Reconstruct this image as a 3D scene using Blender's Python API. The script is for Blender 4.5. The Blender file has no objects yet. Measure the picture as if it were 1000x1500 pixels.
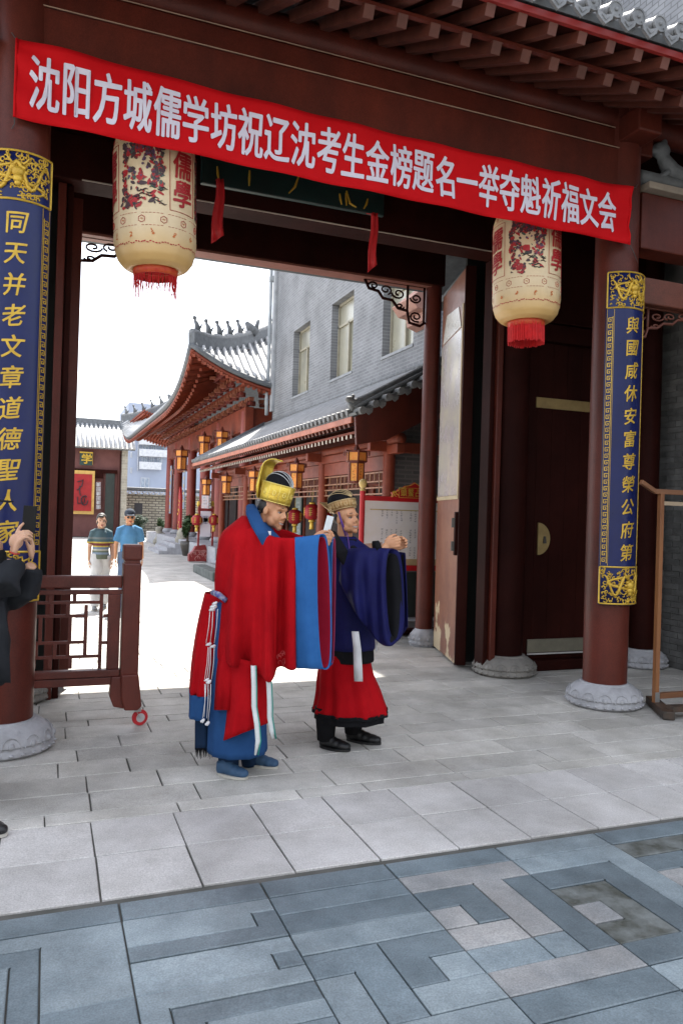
import bpy, bmesh, math, random
from mathutils import Vector, Matrix, noise
random.seed(7)
sc = bpy.context.scene
COL = sc.collection
R_ = math.radians
# ---------------------------------------------------------------- camera
FPX, TH, ROLL, CAMH, PITCH = 1123.0, R_(20.97), 0.030, 1.70, 5 / 1123.
_f = Vector((math.sin(TH) * math.cos(PITCH), math.cos(TH) * math.cos(PITCH), math.sin(PITCH)))
_r = Vector((math.cos(TH), -math.sin(TH), 0)); _u = _r.cross(_f)
CR = math.cos(ROLL) * _r + math.sin(ROLL) * _u
CU = -math.sin(ROLL) * _r + math.cos(ROLL) * _u
CP = Vector((0, 0, CAMH))
cam = bpy.data.cameras.new('camera'); camo = bpy.data.objects.new('camera', cam); COL.objects.link(camo)
cam.sensor_fit = 'VERTICAL'; cam.sensor_height = 36; cam.lens = 36 * FPX / 1500
cam.clip_start = 0.05; cam.clip_end = 1500
m = Matrix.Identity(4)
for i in range(3):
    m[i][0] = CR[i]; m[i][1] = CU[i]; m[i][2] = -_f[i]; m[i][3] = CP[i]
camo.matrix_world = m
sc.camera = camo
# ---------------------------------------------------------------- sky, sun, exposure
SUNV = Vector((0.22, 0.64, 1.0)).normalized()
w = bpy.data.worlds.new('World'); sc.world = w; w.use_nodes = True
nt = w.node_tree; bg = nt.nodes['Background']
sky = nt.nodes.new('ShaderNodeTexSky'); sky.sky_type = 'NISHITA'; sky.sun_disc = False
sky.sun_elevation = math.asin(SUNV.z); sky.sun_rotation = math.atan2(SUNV.x, SUNV.y)
sky.air_density = 1.0; sky.dust_density = 3.0
hz = nt.nodes.new('ShaderNodeMix'); hz.data_type = 'RGBA'; hz.inputs[0].default_value = 0.42
hz.inputs[7].default_value = (9.2, 9.4, 9.8, 1)          # thin bright veil of cloud over the blue
nt.links.new(sky.outputs[0], hz.inputs[6]); nt.links.new(hz.outputs[2], bg.inputs[0])
bg.inputs[1].default_value = 0.11
sun = bpy.data.lights.new('sun', 'SUN'); sun.energy = 4.8; sun.angle = R_(0.6); sun.color = (1, 0.95, 0.87)
suno = bpy.data.objects.new('sun', sun); COL.objects.link(suno)
suno.rotation_euler = SUNV.to_track_quat('Z', 'Y').to_euler()
sc.view_settings.view_transform = 'Standard'; sc.view_settings.look = 'None'
sc.view_settings.exposure = 1.75; sc.view_settings.gamma = 1; sc.view_settings.use_curve_mapping = False
sc.cycles.max_bounces = 6; sc.cycles.diffuse_bounces = 4; sc.cycles.use_denoising = True
# ---------------------------------------------------------------- pixel <-> place helpers (photo pixels, 1000 x 1500)
def ray(px, py): return CR * ((px - 500) / FPX) + CU * ((750 - py) / FPX) + _f
def W(px, py, D): return CP + ray(px, py) * D
def onz(px, py, z=0.0):
    r = ray(px, py); return CP + r * ((z - CAMH) / r.z)
def ony(px, py, y):
    r = ray(px, py); return CP + r * (y / r.y)
def onx(px, py, x):
    r = ray(px, py); return CP + r * (x / r.x)
RT = Vector((math.cos(TH), -math.sin(TH), 0)); DP = Vector((math.sin(TH), math.cos(TH), 0)); UP = Vector((0, 0, 1))
# ---------------------------------------------------------------- materials
MATS = {}
def mat(name, col, rough=0.6, col2=None, scale=4.0, mixamt=1.0, bump=0.0, bscale=None, metal=0.0, coat=0.0, rnd=0.0,
        stretch=None, emit=None, spec=0.5, sheen=0.0, sub=0.0, trans=0.0, detail=6, grime=0.0):
    if name in MATS: return MATS[name]
    m = bpy.data.materials.new(name); m.use_nodes = True; MATS[name] = m
    t = m.node_tree; N = t.nodes; L = t.links; b = N['Principled BSDF']
    b.inputs['Roughness'].default_value = rough; b.inputs['Metallic'].default_value = metal
    b.inputs['Specular IOR Level'].default_value = spec
    if coat: b.inputs['Coat Weight'].default_value = coat; b.inputs['Coat Roughness'].default_value = 0.2
    if sheen: b.inputs['Sheen Weight'].default_value = sheen
    if sub:
        b.inputs['Subsurface Weight'].default_value = sub; b.inputs['Subsurface Radius'].default_value = (1, .35, .2); b.inputs['Subsurface Scale'].default_value = 0.01
    if trans: b.inputs['Transmission Weight'].default_value = trans
    tc = N.new('ShaderNodeNewGeometry'); mp = N.new('ShaderNodeMapping'); L.new(tc.outputs['Position'], mp.inputs[0])
    if stretch: mp.inputs['Scale'].default_value = stretch
    c1 = (*col, 1); c2 = (*(col2 or [c * 0.72 for c in col]), 1)
    ns = N.new('ShaderNodeTexNoise'); ns.inputs['Scale'].default_value = scale; ns.inputs['Detail'].default_value = detail; ns.inputs['Roughness'].default_value = 0.62
    L.new(mp.outputs[0], ns.inputs[0])
    rp = N.new('ShaderNodeMapRange'); rp.inputs[1].default_value = 0.35; rp.inputs[2].default_value = 0.68; rp.inputs[4].default_value = mixamt
    L.new(ns.outputs[0], rp.inputs[0])
    mx = N.new('ShaderNodeMix'); mx.data_type = 'RGBA'; mx.inputs[6].default_value = c1; mx.inputs[7].default_value = c2
    L.new(rp.outputs[0], mx.inputs[0]); out = mx.outputs[2]
    if grime:
        g1 = N.new('ShaderNodeTexNoise'); g1.inputs['Scale'].default_value = 0.9; g1.inputs['Detail'].default_value = 12; g1.inputs['Roughness'].default_value = .72; L.new(tc.outputs['Position'], g1.inputs[0])
        g2 = N.new('ShaderNodeMapRange'); g2.inputs[1].default_value = .38; g2.inputs[2].default_value = .62; g2.inputs[3].default_value = 1 - grime; g2.inputs[4].default_value = 1.08; L.new(g1.outputs[0], g2.inputs[0])
        g3 = N.new('ShaderNodeTexNoise'); g3.inputs['Scale'].default_value = 130; g3.inputs['Detail'].default_value = 3; L.new(tc.outputs['Position'], g3.inputs[0])
        g4 = N.new('ShaderNodeMapRange'); g4.inputs[1].default_value = .3; g4.inputs[2].default_value = .7; g4.inputs[3].default_value = .78; g4.inputs[4].default_value = 1.2; L.new(g3.outputs[0], g4.inputs[0])
        gm_ = N.new('ShaderNodeMath'); gm_.operation = 'MULTIPLY'; L.new(g2.outputs[0], gm_.inputs[0]); L.new(g4.outputs[0], gm_.inputs[1])
        gh = N.new('ShaderNodeHueSaturation'); L.new(gm_.outputs[0], gh.inputs['Value']); L.new(out, gh.inputs['Color']); out = gh.outputs[0]
    if rnd:
        oi = N.new('ShaderNodeObjectInfo'); r2 = N.new('ShaderNodeMapRange'); r2.inputs[3].default_value = 1 - rnd; r2.inputs[4].default_value = 1 + rnd * 0.6
        L.new(oi.outputs['Random'], r2.inputs[0])
        hs = N.new('ShaderNodeHueSaturation'); L.new(r2.outputs[0], hs.inputs['Value']); L.new(out, hs.inputs['Color']); out = hs.outputs[0]
    L.new(out, b.inputs['Base Color'])
    rr = N.new('ShaderNodeMapRange'); rr.inputs[3].default_value = max(0.05, rough - 0.1); rr.inputs[4].default_value = min(1, rough + 0.12)
    L.new(ns.outputs[0], rr.inputs[0]); L.new(rr.outputs[0], b.inputs['Roughness'])
    if bump:
        n2 = N.new('ShaderNodeTexNoise'); n2.inputs['Scale'].default_value = bscale or scale * 6; n2.inputs['Detail'].default_value = 4
        L.new(mp.outputs[0], n2.inputs[0])
        bp = N.new('ShaderNodeBump'); bp.inputs['Strength'].default_value = bump; bp.inputs['Distance'].default_value = 0.01
        L.new(n2.outputs[0], bp.inputs['Height']); L.new(bp.outputs[0], b.inputs['Normal'])
    if emit:
        b.inputs['Emission Color'].default_value = (*emit[:3], 1); b.inputs['Emission Strength'].default_value = emit[3]
    return m
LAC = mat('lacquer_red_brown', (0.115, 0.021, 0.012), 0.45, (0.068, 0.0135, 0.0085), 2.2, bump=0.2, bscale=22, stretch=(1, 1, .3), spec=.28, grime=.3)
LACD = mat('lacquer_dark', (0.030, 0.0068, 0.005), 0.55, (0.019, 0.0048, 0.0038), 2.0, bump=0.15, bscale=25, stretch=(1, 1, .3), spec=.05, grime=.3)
LACO = mat('lacquer_orange_red', (0.235, 0.047, 0.021), 0.5, (0.17, 0.034, 0.017), 3.0, bump=0.15, bscale=30, grime=.25, spec=.3)
LACE = mat('eave_paint', (0.115, 0.029, 0.016), 0.6, (0.07, 0.018, 0.011), 4.0, bump=0.15)
FASC = mat('fascia_red', (0.24, 0.010, 0.007), 0.5, (0.17, 0.009, 0.007), 3.0)
TILE = mat('grey_roof_tile', (0.20, 0.205, 0.21), 0.65, (0.11, 0.115, 0.12), 9.0, bump=0.35, bscale=60, rnd=0.18)
TILED = mat('dark_roof_tile', (0.13, 0.14, 0.15), 0.65, (0.085, 0.09, 0.095), 8.0, bump=0.3, rnd=0.12)
TILEL = mat('pale_roof_tile', (0.21, 0.215, 0.22), 0.7, (0.13, 0.133, 0.137), 5.0, bump=0.3, rnd=0.1)
STONE = mat('carved_stone', (0.42, 0.42, 0.44), 0.75, (0.29, 0.29, 0.30), 7.0, bump=0.5, bscale=50)
STONED = mat('carved_stone_worn', (0.26, 0.245, 0.22), 0.8, (0.16, 0.15, 0.135), 7.0, bump=0.5, bscale=50)
GOLD = mat('gold_paint', (0.62, 0.40, 0.045), 0.38, (0.46, 0.28, 0.03), 12, metal=0.35)
NAVY = mat('navy_enamel', (0.0035, 0.009, 0.065), 0.30, (0.005, 0.012, 0.085), 3.0, spec=.35)
SKIN = mat('skin', (0.56, 0.285, 0.15), 0.55, (0.48, 0.22, 0.115), 9, sub=0.08, bump=0.08, bscale=120)
SKINP = mat('skin_pale', (0.55, 0.33, 0.215), 0.55, (0.47, 0.25, 0.16), 9, sub=0.08)
HAIR = mat('black_hair', (0.012, 0.010, 0.009), 0.6, (0.022, 0.018, 0.016), 40)
WHITE = mat('white_cloth', (0.72, 0.72, 0.74), 0.8)
# ---------------------------------------------------------------- mesh helpers
class MB:
    def __init__(s): s.v = []; s.f = []; s.m = []; s.cur = 0
    def add(s, vs, fs):
        o = len(s.v); s.v += [tuple(p) for p in vs]; s.f += [tuple(i + o for i in f) for f in fs]; s.m += [s.cur] * len(fs); return o
    def box(s, x0, x1, y0, y1, z0, z1, M=None):
        P = [Vector(p) for p in ((x0, y0, z0), (x1, y0, z0), (x1, y1, z0), (x0, y1, z0), (x0, y0, z1), (x1, y0, z1), (x1, y1, z1), (x0, y1, z1))]
        if M: P = [M @ p for p in P]
        s.add(P, [(3, 2, 1, 0), (4, 5, 6, 7), (0, 1, 5, 4), (1, 2, 6, 5), (2, 3, 7, 6), (3, 0, 4, 7)]); return s
    def bar(s, a, b, wd, ht, up=UP):
        a = Vector(a); b = Vector(b); d = (b - a).normalized(); sd = d.cross(up)
        if sd.length < 1e-4: sd = d.cross(Vector((0, 1, 0)))
        sd.normalize(); u = sd.cross(d)
        P = [p + sd * (i * wd / 2) + u * (j * ht / 2) for p in (a, b) for i, j in ((-1, -1), (1, -1), (1, 1), (-1, 1))]
        s.add(P, [(0, 3, 2, 1), (4, 5, 6, 7), (0, 1, 5, 4), (1, 2, 6, 5), (2, 3, 7, 6), (3, 0, 4, 7)]); return s
    def tube(s, pts, rad, n=8, cap=True, flat=1.0, ref=None):
        pts = [Vector(p) for p in pts]; k = len(pts); rr = rad if isinstance(rad, (list, tuple)) else [rad] * k
        V = []; last = None
        for i, p in enumerate(pts):
            d = (pts[min(i + 1, k - 1)] - pts[max(i - 1, 0)]).normalized()
            if last is None:
                a = ref or (UP if abs(d.z) < 0.9 else Vector((1, 0, 0))); sd = d.cross(a).normalized()
            else: sd = (last - d * last.dot(d)).normalized()
            last = sd; u = sd.cross(d)
            for j in range(n):
                t = 2 * math.pi * j / n; V.append(p + sd * (math.cos(t) * rr[i]) + u * (math.sin(t) * rr[i] * flat))
        F = [(i * n + j, i * n + (j + 1) % n, (i + 1) * n + (j + 1) % n, (i + 1) * n + j) for i in range(k - 1) for j in range(n)]
        if cap: F += [tuple(reversed(range(n))), tuple(range((k - 1) * n, k * n))]
        s.add(V, F); return s
    def lathe(s, c, prof, n=24, a0=0, a1=2 * math.pi, cap=True):
        full = abs(a1 - a0 - 2 * math.pi) < 1e-6; c = Vector(c); nn = n if full else n + 1; V = []
        for r, z in prof:
            for j in range(nn):
                t = a0 + (a1 - a0) * j / n; V.append(c + Vector((r * math.cos(t), r * math.sin(t), z)))
        F = []
        for i in range(len(prof) - 1):
            for j in range(n):
                j2 = (j + 1) % nn if full else j + 1
                F.append((i * nn + j, i * nn + j2, (i + 1) * nn + j2, (i + 1) * nn + j))
        if cap and full: F += [tuple(reversed(range(nn))), tuple(range((len(prof) - 1) * nn, len(prof) * nn))]
        s.add(V, F); return s
    def ball(s, c, r, n=10, k=7, M=None):
        c = Vector(c); r = r if isinstance(r, (tuple, list)) else (r, r, r); V = []
        for i in range(k + 1):
            ph = math.pi * i / k
            for j in range(n):
                t = 2 * math.pi * j / n
                p = Vector((r[0] * math.sin(ph) * math.cos(t), r[1] * math.sin(ph) * math.sin(t), -r[2] * math.cos(ph)))
                V.append((M @ p if M else p) + c)
        F = [(i * n + j, i * n + (j + 1) % n, (i + 1) * n + (j + 1) % n, (i + 1) * n + j) for i in range(k) for j in range(n)]
        s.add(V, F); return s
    def grid(s, fn, nu, nv, closeu=False):
        V = [fn(i / (nu if closeu else nu - 1), j / (nv - 1)) for j in range(nv) for i in range(nu)]
        F = []
        for j in range(nv - 1):
            for i in range(nu if closeu else nu - 1):
                i2 = (i + 1) % nu; F.append((j * nu + i, j * nu + i2, (j + 1) * nu + i2, (j + 1) * nu + i))
        s.add(V, F); return s
    def prism(s, poly, a, b, fn=None):
        """poly: list of 2D, a/b: depth values, fn(u,v,w)->point"""
        fn = fn or (lambda u, v, w: Vector((u, w, v))); n = len(poly)
        V = [fn(u, v, a) for u, v in poly] + [fn(u, v, b) for u, v in poly]
        s.add(V, [tuple(range(n)), tuple(range(2 * n - 1, n - 1, -1))] + [(i, i + n, (i + 1) % n + n, (i + 1) % n) for i in range(n)]); return s
    def sheet(s, rows, th=None):
        """rows: list of lists of points -> surface"""
        nu = len(rows[0]); V = [p for r in rows for p in r]
        F = [(j * nu + i, j * nu + i + 1, (j + 1) * nu + i + 1, (j + 1) * nu + i) for j in range(len(rows) - 1) for i in range(nu - 1)]
        s.add(V, F); return s
    def mesh(s, name, mats, smooth=False):
        me = bpy.data.meshes.new(name); me.from_pydata(s.v, [], s.f)
        for mm in (mats if isinstance(mats, (list, tuple)) else [mats]): me.materials.append(mm)
        if any(s.m): me.polygons.foreach_set('material_index', s.m)
        bm = bmesh.new(); bm.from_mesh(me); bmesh.ops.remove_doubles(bm, verts=bm.verts, dist=1e-5)
        bmesh.ops.recalc_face_normals(bm, faces=bm.faces); bm.to_mesh(me); bm.free()
        if smooth: me.shade_smooth()
        me.update(); return me
    def obj(s, name, mats, parent=None, smooth=False, bevel=0, solid=0, auto=0, sub=0):
        o = bpy.data.objects.new(name, s.mesh(name, mats, smooth)); COL.objects.link(o)
        if parent is not None: attach(o, parent)
        if solid:
            q = o.modifiers.new('solid', 'SOLIDIFY'); q.thickness = solid; q.offset = 0
        if bevel:
            q = o.modifiers.new('bevel', 'BEVEL'); q.width = bevel; q.segments = 2; q.limit_method = 'ANGLE'; q.angle_limit = R_(40)
        if sub:
            q = o.modifiers.new('sub', 'SUBSURF'); q.levels = q.render_levels = sub
        if auto: o.data.set_sharp_from_angle(angle=R_(auto)) if hasattr(o.data, 'set_sharp_from_angle') else None
        return o
WM = {}
def attach(o, p):
    o.parent = p; o.matrix_parent_inverse = WM.get(p.name, Matrix.Identity(4)).inverted()
    WM[o.name] = Matrix.Identity(4)
def thing(name, label, cat, loc=(0, 0, 0), rz=0.0, group=None, kind=None):
    o = bpy.data.objects.new(name, None); COL.objects.link(o); o.empty_display_size = 0.2
    o.location = loc; o.rotation_euler = (0, 0, rz); o['label'] = label; o['category'] = cat
    if group: o['group'] = group
    if kind: o['kind'] = kind
    WM[o.name] = Matrix.Translation(Vector(loc)) @ Matrix.Rotation(rz, 4, 'Z')
    return o
def tag(o, label, cat=None, group=None, kind=None):
    o['label'] = label
    if cat: o['category'] = cat
    if group: o['group'] = group
    if kind: o['kind'] = kind
    return o
def structure(o, label=None):
    o['kind'] = 'structure'
    if label: o['label'] = label
    return o
def copytree(o, parent=None, label=None):
    c = o.copy(); COL.objects.link(c)
    if parent is not None: c.parent = parent
    for ch in list(o.children): copytree(ch, c)
    if label: c['label'] = label
    return c
def share(name, o, loc, parent, rz=None):
    """another piece with the same mesh data, moved by loc"""
    c = bpy.data.objects.new(name, o.data); COL.objects.link(c)
    for md in o.modifiers:
        q = c.modifiers.new(md.name, md.type)
        if md.type == 'BEVEL': q.width = md.width; q.segments = md.segments; q.limit_method = 'ANGLE'; q.angle_limit = md.angle_limit
    c.location = loc
    if rz: c.rotation_euler = (0, 0, rz)
    attach(c, parent); return c
def textmesh(body, size, bold=0.0, ext=0.0, sx=1.0, res=2, shear=0.0):
    _d = None
    """centred glyph mesh in the XY plane -> (verts, faces)"""
    if bold:
        V, F = textmesh(body, size, 0, ext, sx, res, shear); VV = []; FF = []
        for k, (dx, dy) in enumerate(((0, 0), (1, 0), (-1, 0), (0, 1), (0, -1), (.7, .7), (-.7, .7), (.7, -.7), (-.7, -.7))):
            o_ = len(VV); VV += [Vector((v.x + dx * bold, v.y + dy * bold, v.z + k * .0002)) for v in V]; FF += [tuple(i + o_ for i in f) for f in F]
        return VV, FF
    cu = bpy.data.curves.new('t', 'FONT'); cu.body = body; cu.size = size; cu.extrude = ext; cu.resolution_u = res; cu.shear = shear
    o = bpy.data.objects.new('t', cu); COL.objects.link(o); bpy.context.view_layer.update()
    me = bpy.data.meshes.new_from_object(o.evaluated_get(bpy.context.evaluated_depsgraph_get()))
    bpy.data.objects.remove(o); bpy.data.curves.remove(cu)
    vs = [v.co.copy() for v in me.vertices]; fs = [tuple(p.vertices) for p in me.polygons]
    bpy.data.meshes.remove(me)
    if not vs: return [], []
    cx = (min(v.x for v in vs) + max(v.x for v in vs)) / 2; cy = (min(v.y for v in vs) + max(v.y for v in vs)) / 2
    return [Vector(((v.x - cx) * sx, v.y - cy, v.z)) for v in vs], fs
def slicex(vs, fs, step):
    bm = bmesh.new(); bv = [bm.verts.new(v) for v in vs]
    for f in fs:
        try: bm.faces.new([bv[i] for i in f])
        except ValueError: pass
    x0 = min(v.x for v in vs); x1 = max(v.x for v in vs); x = x0 + step
    while x < x1:
        bmesh.ops.bisect_plane(bm, geom=bm.verts[:] + bm.edges[:] + bm.faces[:], plane_co=(x, 0, 0), plane_no=(1, 0, 0)); x += step
    bm.verts.index_update(); V = [v.co.copy() for v in bm.verts]; F = [tuple(v.index for v in f.verts) for f in bm.faces]; bm.free()
    return V, F
def remeshed(mb, voxel, smooth=2, dis=None):
    me = mb.mesh('tmp', SKIN); o = bpy.data.objects.new('tmp', me); COL.objects.link(o)
    q = o.modifiers.new('r', 'REMESH'); q.mode = 'VOXEL'; q.voxel_size = voxel
    if smooth:
        q = o.modifiers.new('s', 'SMOOTH'); q.iterations = smooth; q.factor = 0.5
    bpy.context.view_layer.update()
    m2 = bpy.data.meshes.new_from_object(o.evaluated_get(bpy.context.evaluated_depsgraph_get()))
    bpy.data.objects.remove(o); bpy.data.meshes.remove(me)
    if dis:
        for v in m2.vertices: v.co = dis(v.co.copy())
    m2.shade_smooth(); return m2
def blob(name, mb, m, parent, voxel=0.005, smooth=2, dis=None):
    me = remeshed(mb, voxel, smooth, dis); me.name = name; me.materials.clear(); me.materials.append(m)
    o = bpy.data.objects.new(name, me); COL.objects.link(o); attach(o, parent); return o
def vis(p, mx=30):
    d = Vector(p) - CP; z = d.dot(_f)
    if z < 0.3: return False
    x = 500 + FPX * d.dot(CR) / z; y = 750 - FPX * d.dot(CU) / z
    return -mx < x < 1000 + mx and -mx < y < 1500 + mx
# ================================================================ GROUND
gm = mat('ground_concrete', (0.36, 0.36, 0.36), 0.85, (0.30, 0.30, 0.30), 0.6, bump=0.2, bscale=20)
structure(MB().box(-400, 400, -60, 600, -0.5, -0.045).obj('ground', gm))
MORT = mat('joint_mortar', (0.10, 0.095, 0.085), 0.9, (0.06, 0.06, 0.05), 5)
bed = structure(MB().box(-6, 10, 3.43, 70, -0.044, -0.012).obj('paving', MORT), 'pale grey stone slab paving through the gate')
SLAB = mat('pale_slab', (0.56, 0.54, 0.52), 0.66, (0.44, 0.42, 0.395), 3.2, bump=0.35, bscale=45, rnd=0.12, detail=9, grime=.22)
SLABW = mat('pale_slab_worn', (0.57, 0.55, 0.51), 0.66, (0.43, 0.41, 0.365), 2.6, bump=0.4, bscale=40, rnd=0.15, detail=9, grime=.3)
def slab_mesh(w, d, t=0.035, bv=0.004, seed=0):
    rn = random.Random(seed); mb = MB(); g = 0.0042
    j = lambda: rn.uniform(-.0025, .0025)
    lo = [(-w/2 + g + j(), -d/2 + g + j()), (w/2 - g + j(), -d/2 + g + j()), (w/2 - g + j(), d/2 - g + j()), (-w/2 + g + j(), d/2 - g + j())]
    P = [Vector((x, y, -t)) for x, y in lo] + [Vector((x, y, -bv)) for x, y in lo] + [Vector((x * (1 - 2 * bv / w), y * (1 - 2 * bv / d), 0)) for x, y in lo]
    mb.add(P, [(0, 3, 2, 1)] + [(a + i, a + (i + 1) % 4, a + 4 + (i + 1) % 4, a + 4 + i) for a in (0, 4) for i in range(4)] + [(8, 9, 10, 11)])
    return mb
nslab = 0; stuff = MB(); rg = random.Random(3)
def put_slab(cx, cy, w, d, m, par, name='stone_slab'):
    global nslab
    seen = any(vis((cx + sx * w / 2, cy + sy * d / 2, 0)) for sx in (-1, 1) for sy in (-1, 1))
    dz = rg.uniform(-.0025, .001)
    if seen and nslab < 296:
        o = slab_mesh(w, d, seed=nslab).obj(name, m); o.location = (cx, cy, dz)
        o.rotation_euler = (rg.uniform(-.002, .002), rg.uniform(-.002, .002), 0); attach(o, par); nslab += 1
    else:
        q = slab_mesh(w, d, seed=nslab); stuff.add([Vector(v) + Vector((cx, cy, dz)) for v in q.v], q.f)
for k in range(-8, 16):
    for r, y in enumerate((3.47 + .225, 3.47 + .225 + .445)):
        wdt = 0.4425; put_slab(0.27 + wdt * (k + .5), y + (.0 if r else 0), wdt, 0.445, SLAB, bed)
y = 4.36; row = 0
while y < 13:
    d = [0.15, 0.30, 0.31, 0.30, 0.27, 0.29, 0.30, 0.18, 0.30, 0.28][row % 10]; row += 1
    x = -3.6 + rg.uniform(0, .5)
    while x < 7.2:
        wd = rg.choice((.44, .62, .62, .72, .85))
        put_slab(x + wd / 2, y + d / 2, wd, d, SLABW, bed); x += wd
    y += d
while y < 46:
    x = -6 + rg.uniform(0, .6)
    d = 0.6 if y < 30 else 1.2
    while x < 9.8:
        wd = d * rg.choice((1, 1.5, 2)); wd = min(wd, 10 - x)
        put_slab(x + wd / 2, y + d / 2, wd, d, SLABW, bed); x += wd
    y += d
so = stuff.obj('outer_slabs', SLABW); attach(so, bed); so['kind'] = 'stuff'
# ---- dark carved-pattern paving in the foreground
bed2 = structure(MB().box(-4, 9, -6, 3.43, -0.044, -0.014).obj('forecourt', MORT), 'blue grey forecourt paving laid in square meander pattern')
SB = [mat('slate_blue', (0.195, 0.240, 0.262), 0.5, (0.130, 0.168, 0.188), 2.4, bump=0.4, bscale=30, rnd=0.2, detail=12, grime=.42),
      mat('slate_light', (0.30, 0.352, 0.370), 0.55, (0.195, 0.242, 0.265), 2.2, bump=0.4, bscale=30, rnd=0.15, detail=12, grime=.42),
      mat('slate_warm', (0.38, 0.37, 0.355), 0.6, (0.25, 0.262, 0.268), 2.4, bump=0.4, bscale=30, rnd=0.12, detail=12, grime=.42),
      mat('slate_mossy', (0.045, 0.047, 0.036), 0.6, (0.17, 0.185, 0.18), 7.0, bump=0.6, bscale=30)]
def piece(cells, x0, y1, c, m, dz):
    """one slab cut to the union of grid cells (col,row)"""
    mb = MB(); S = set(cells); g = 0.0034; b = 0.004
    for (i, j) in cells:
        xa, xb, ya, yb = x0 + i * c, x0 + (i + 1) * c, y1 - (j + 1) * c, y1 - j * c
        l = (i - 1, j) in S; r = (i + 1, j) in S; d = (i, j + 1) in S; u = (i, j - 1) in S
        for z0, z1, gg in ((-.03, dz - b, g), (dz - b, dz, g + b)):
            A = (xa + (0 if l else (g if z1 < dz else g)), xb - (0 if r else g), ya + (0 if d else g), yb - (0 if u else g))
            B = (xa + (0 if l else gg), xb - (0 if r else gg), ya + (0 if d else gg), yb - (0 if u else gg))
            P = [(A[0], A[2], z0), (A[1], A[2], z0), (A[1], A[3], z0), (A[0], A[3], z0), (B[0], B[2], z1), (B[1], B[2], z1), (B[1], B[3], z1), (B[0], B[3], z1)]
            F = [(0, 1, 5, 4)] * (not d) + [(1, 2, 6, 5)] * (not r) + [(2, 3, 7, 6)] * (not u) + [(3, 0, 4, 7)] * (not l)
            if z1 == dz: F = F + [(4, 5, 6, 7)]
            mb.add(P, F)
        # diagonal inner corners need no fill: neighbours butt edge to edge
    return mb
PAT_A = ["aaaa", "bbac", "dbac", "eeac", "ffgc", "hhhh"]
PAT_B = ["iiii", "jjjj", "kkkk", "llmm", "nlmo", "nlpp"]
PAT_C = ["aaaa", "abbb", "abcc", "abcd", "abcc", "abbb"]
tone = {'a': 1, 'b': 0, 'c': 0, 'd': 2, 'e': 1, 'f': 2, 'g': 1, 'h': 1, 'i': 0, 'j': 0, 'k': 1, 'l': 0, 'm': 1, 'n': 1, 'o': 0, 'p': 2}
c = 0.1568; npc = 0
PAT_D = ['aaaaaa', 'aaaaab', 'bbbbbb', 'cccccc', 'cccccd', 'eeeeee', 'efffff', 'efgggg', 'efghhh']
PAT_E = ['aaaaaa', 'aaabbb', 'aaabcc', 'aaabcd', 'aaabcd', 'iiibcd', 'iijbcd', 'iijbcd', 'iijbce']
PAT_F = ['efghii', 'efghii', 'efghhh', 'efgggg', 'efffff', 'eeeeee', 'mmmmmm', 'mmmmmm', 'nnnnnn']
rows0 = [(3.27, 6), (3.27 - 6 * c, 6)]
for bi in range(-2, 7):
    X0 = 0.338 + bi * 4 * c
    # edge strip slab
    for (dx, ww) in ((0, 4 * c),):
        q = slab_mesh(ww, 0.155); o = q.obj('stone_slab', SB[rg.choice((0, 0, 1))]); o.location = (X0 + ww / 2, 3.3505, -.001); attach(o, bed2); npc += 1
    for rj, (Y1, nr) in enumerate(rows0 + [(3.27 - 12 * c, 6)]):
        pat = {(0, 0): PAT_C, (-1, 0): PAT_C, (1, 0): PAT_B, (2, 0): PAT_A, (3, 0): PAT_C, (4, 0): PAT_A}.get((bi, rj), (PAT_A, PAT_C, PAT_B)[(bi * 2 + rj) % 3])
        mir = (bi % 2 == 1 and bi != 1)
        cc = c
        if bi < 1: pat = (PAT_D if bi == 0 else PAT_E) if rj == 0 else PAT_F; cc = c * 4 / 6
        ids = {}
        for j, rw in enumerate(pat):
            for i, chx in enumerate(rw[::-1] if mir else rw): ids.setdefault(chx, []).append((i, j))
        for chx, cells in ids.items():
            # split far apart repeats are contiguous by design
            t = tone.get(chx, 1) if rg.random() > .2 else rg.choice((0, 1, 2))
            if bi == 1 and rj == 0: t = 0 if chx in 'ijlm' else 1
            if bi < 1: t = {'a': 1, 'b': 0, 'c': 1, 'd': 0, 'e': 1, 'f': 0, 'g': 1, 'h': 0}.get(chx, rg.choice((0, 1)))
            if bi == 2 and rj == 0: t = {'a': 2, 'b': 0, 'c': 0, 'd': 2, 'e': 2, 'f': 1, 'g': 1, 'h': 2}[chx]
            if (bi, rj, chx) in ((4, 0, 'a'), (3, 0, 'c')): t = 3
            if any(vis((X0 + (i + .5) * cc, Y1 - (j + .5) * cc, 0), 90) for i, j in cells) and npc < 290:
                dz = rg.uniform(-.003, .0015)
                o = piece(cells, X0, Y1, cc, SB[t], dz).obj('stone_slab', SB[t], bed2); npc += 1
# grit-filled hole where a slab is missing is left to the mortar bed

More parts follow.
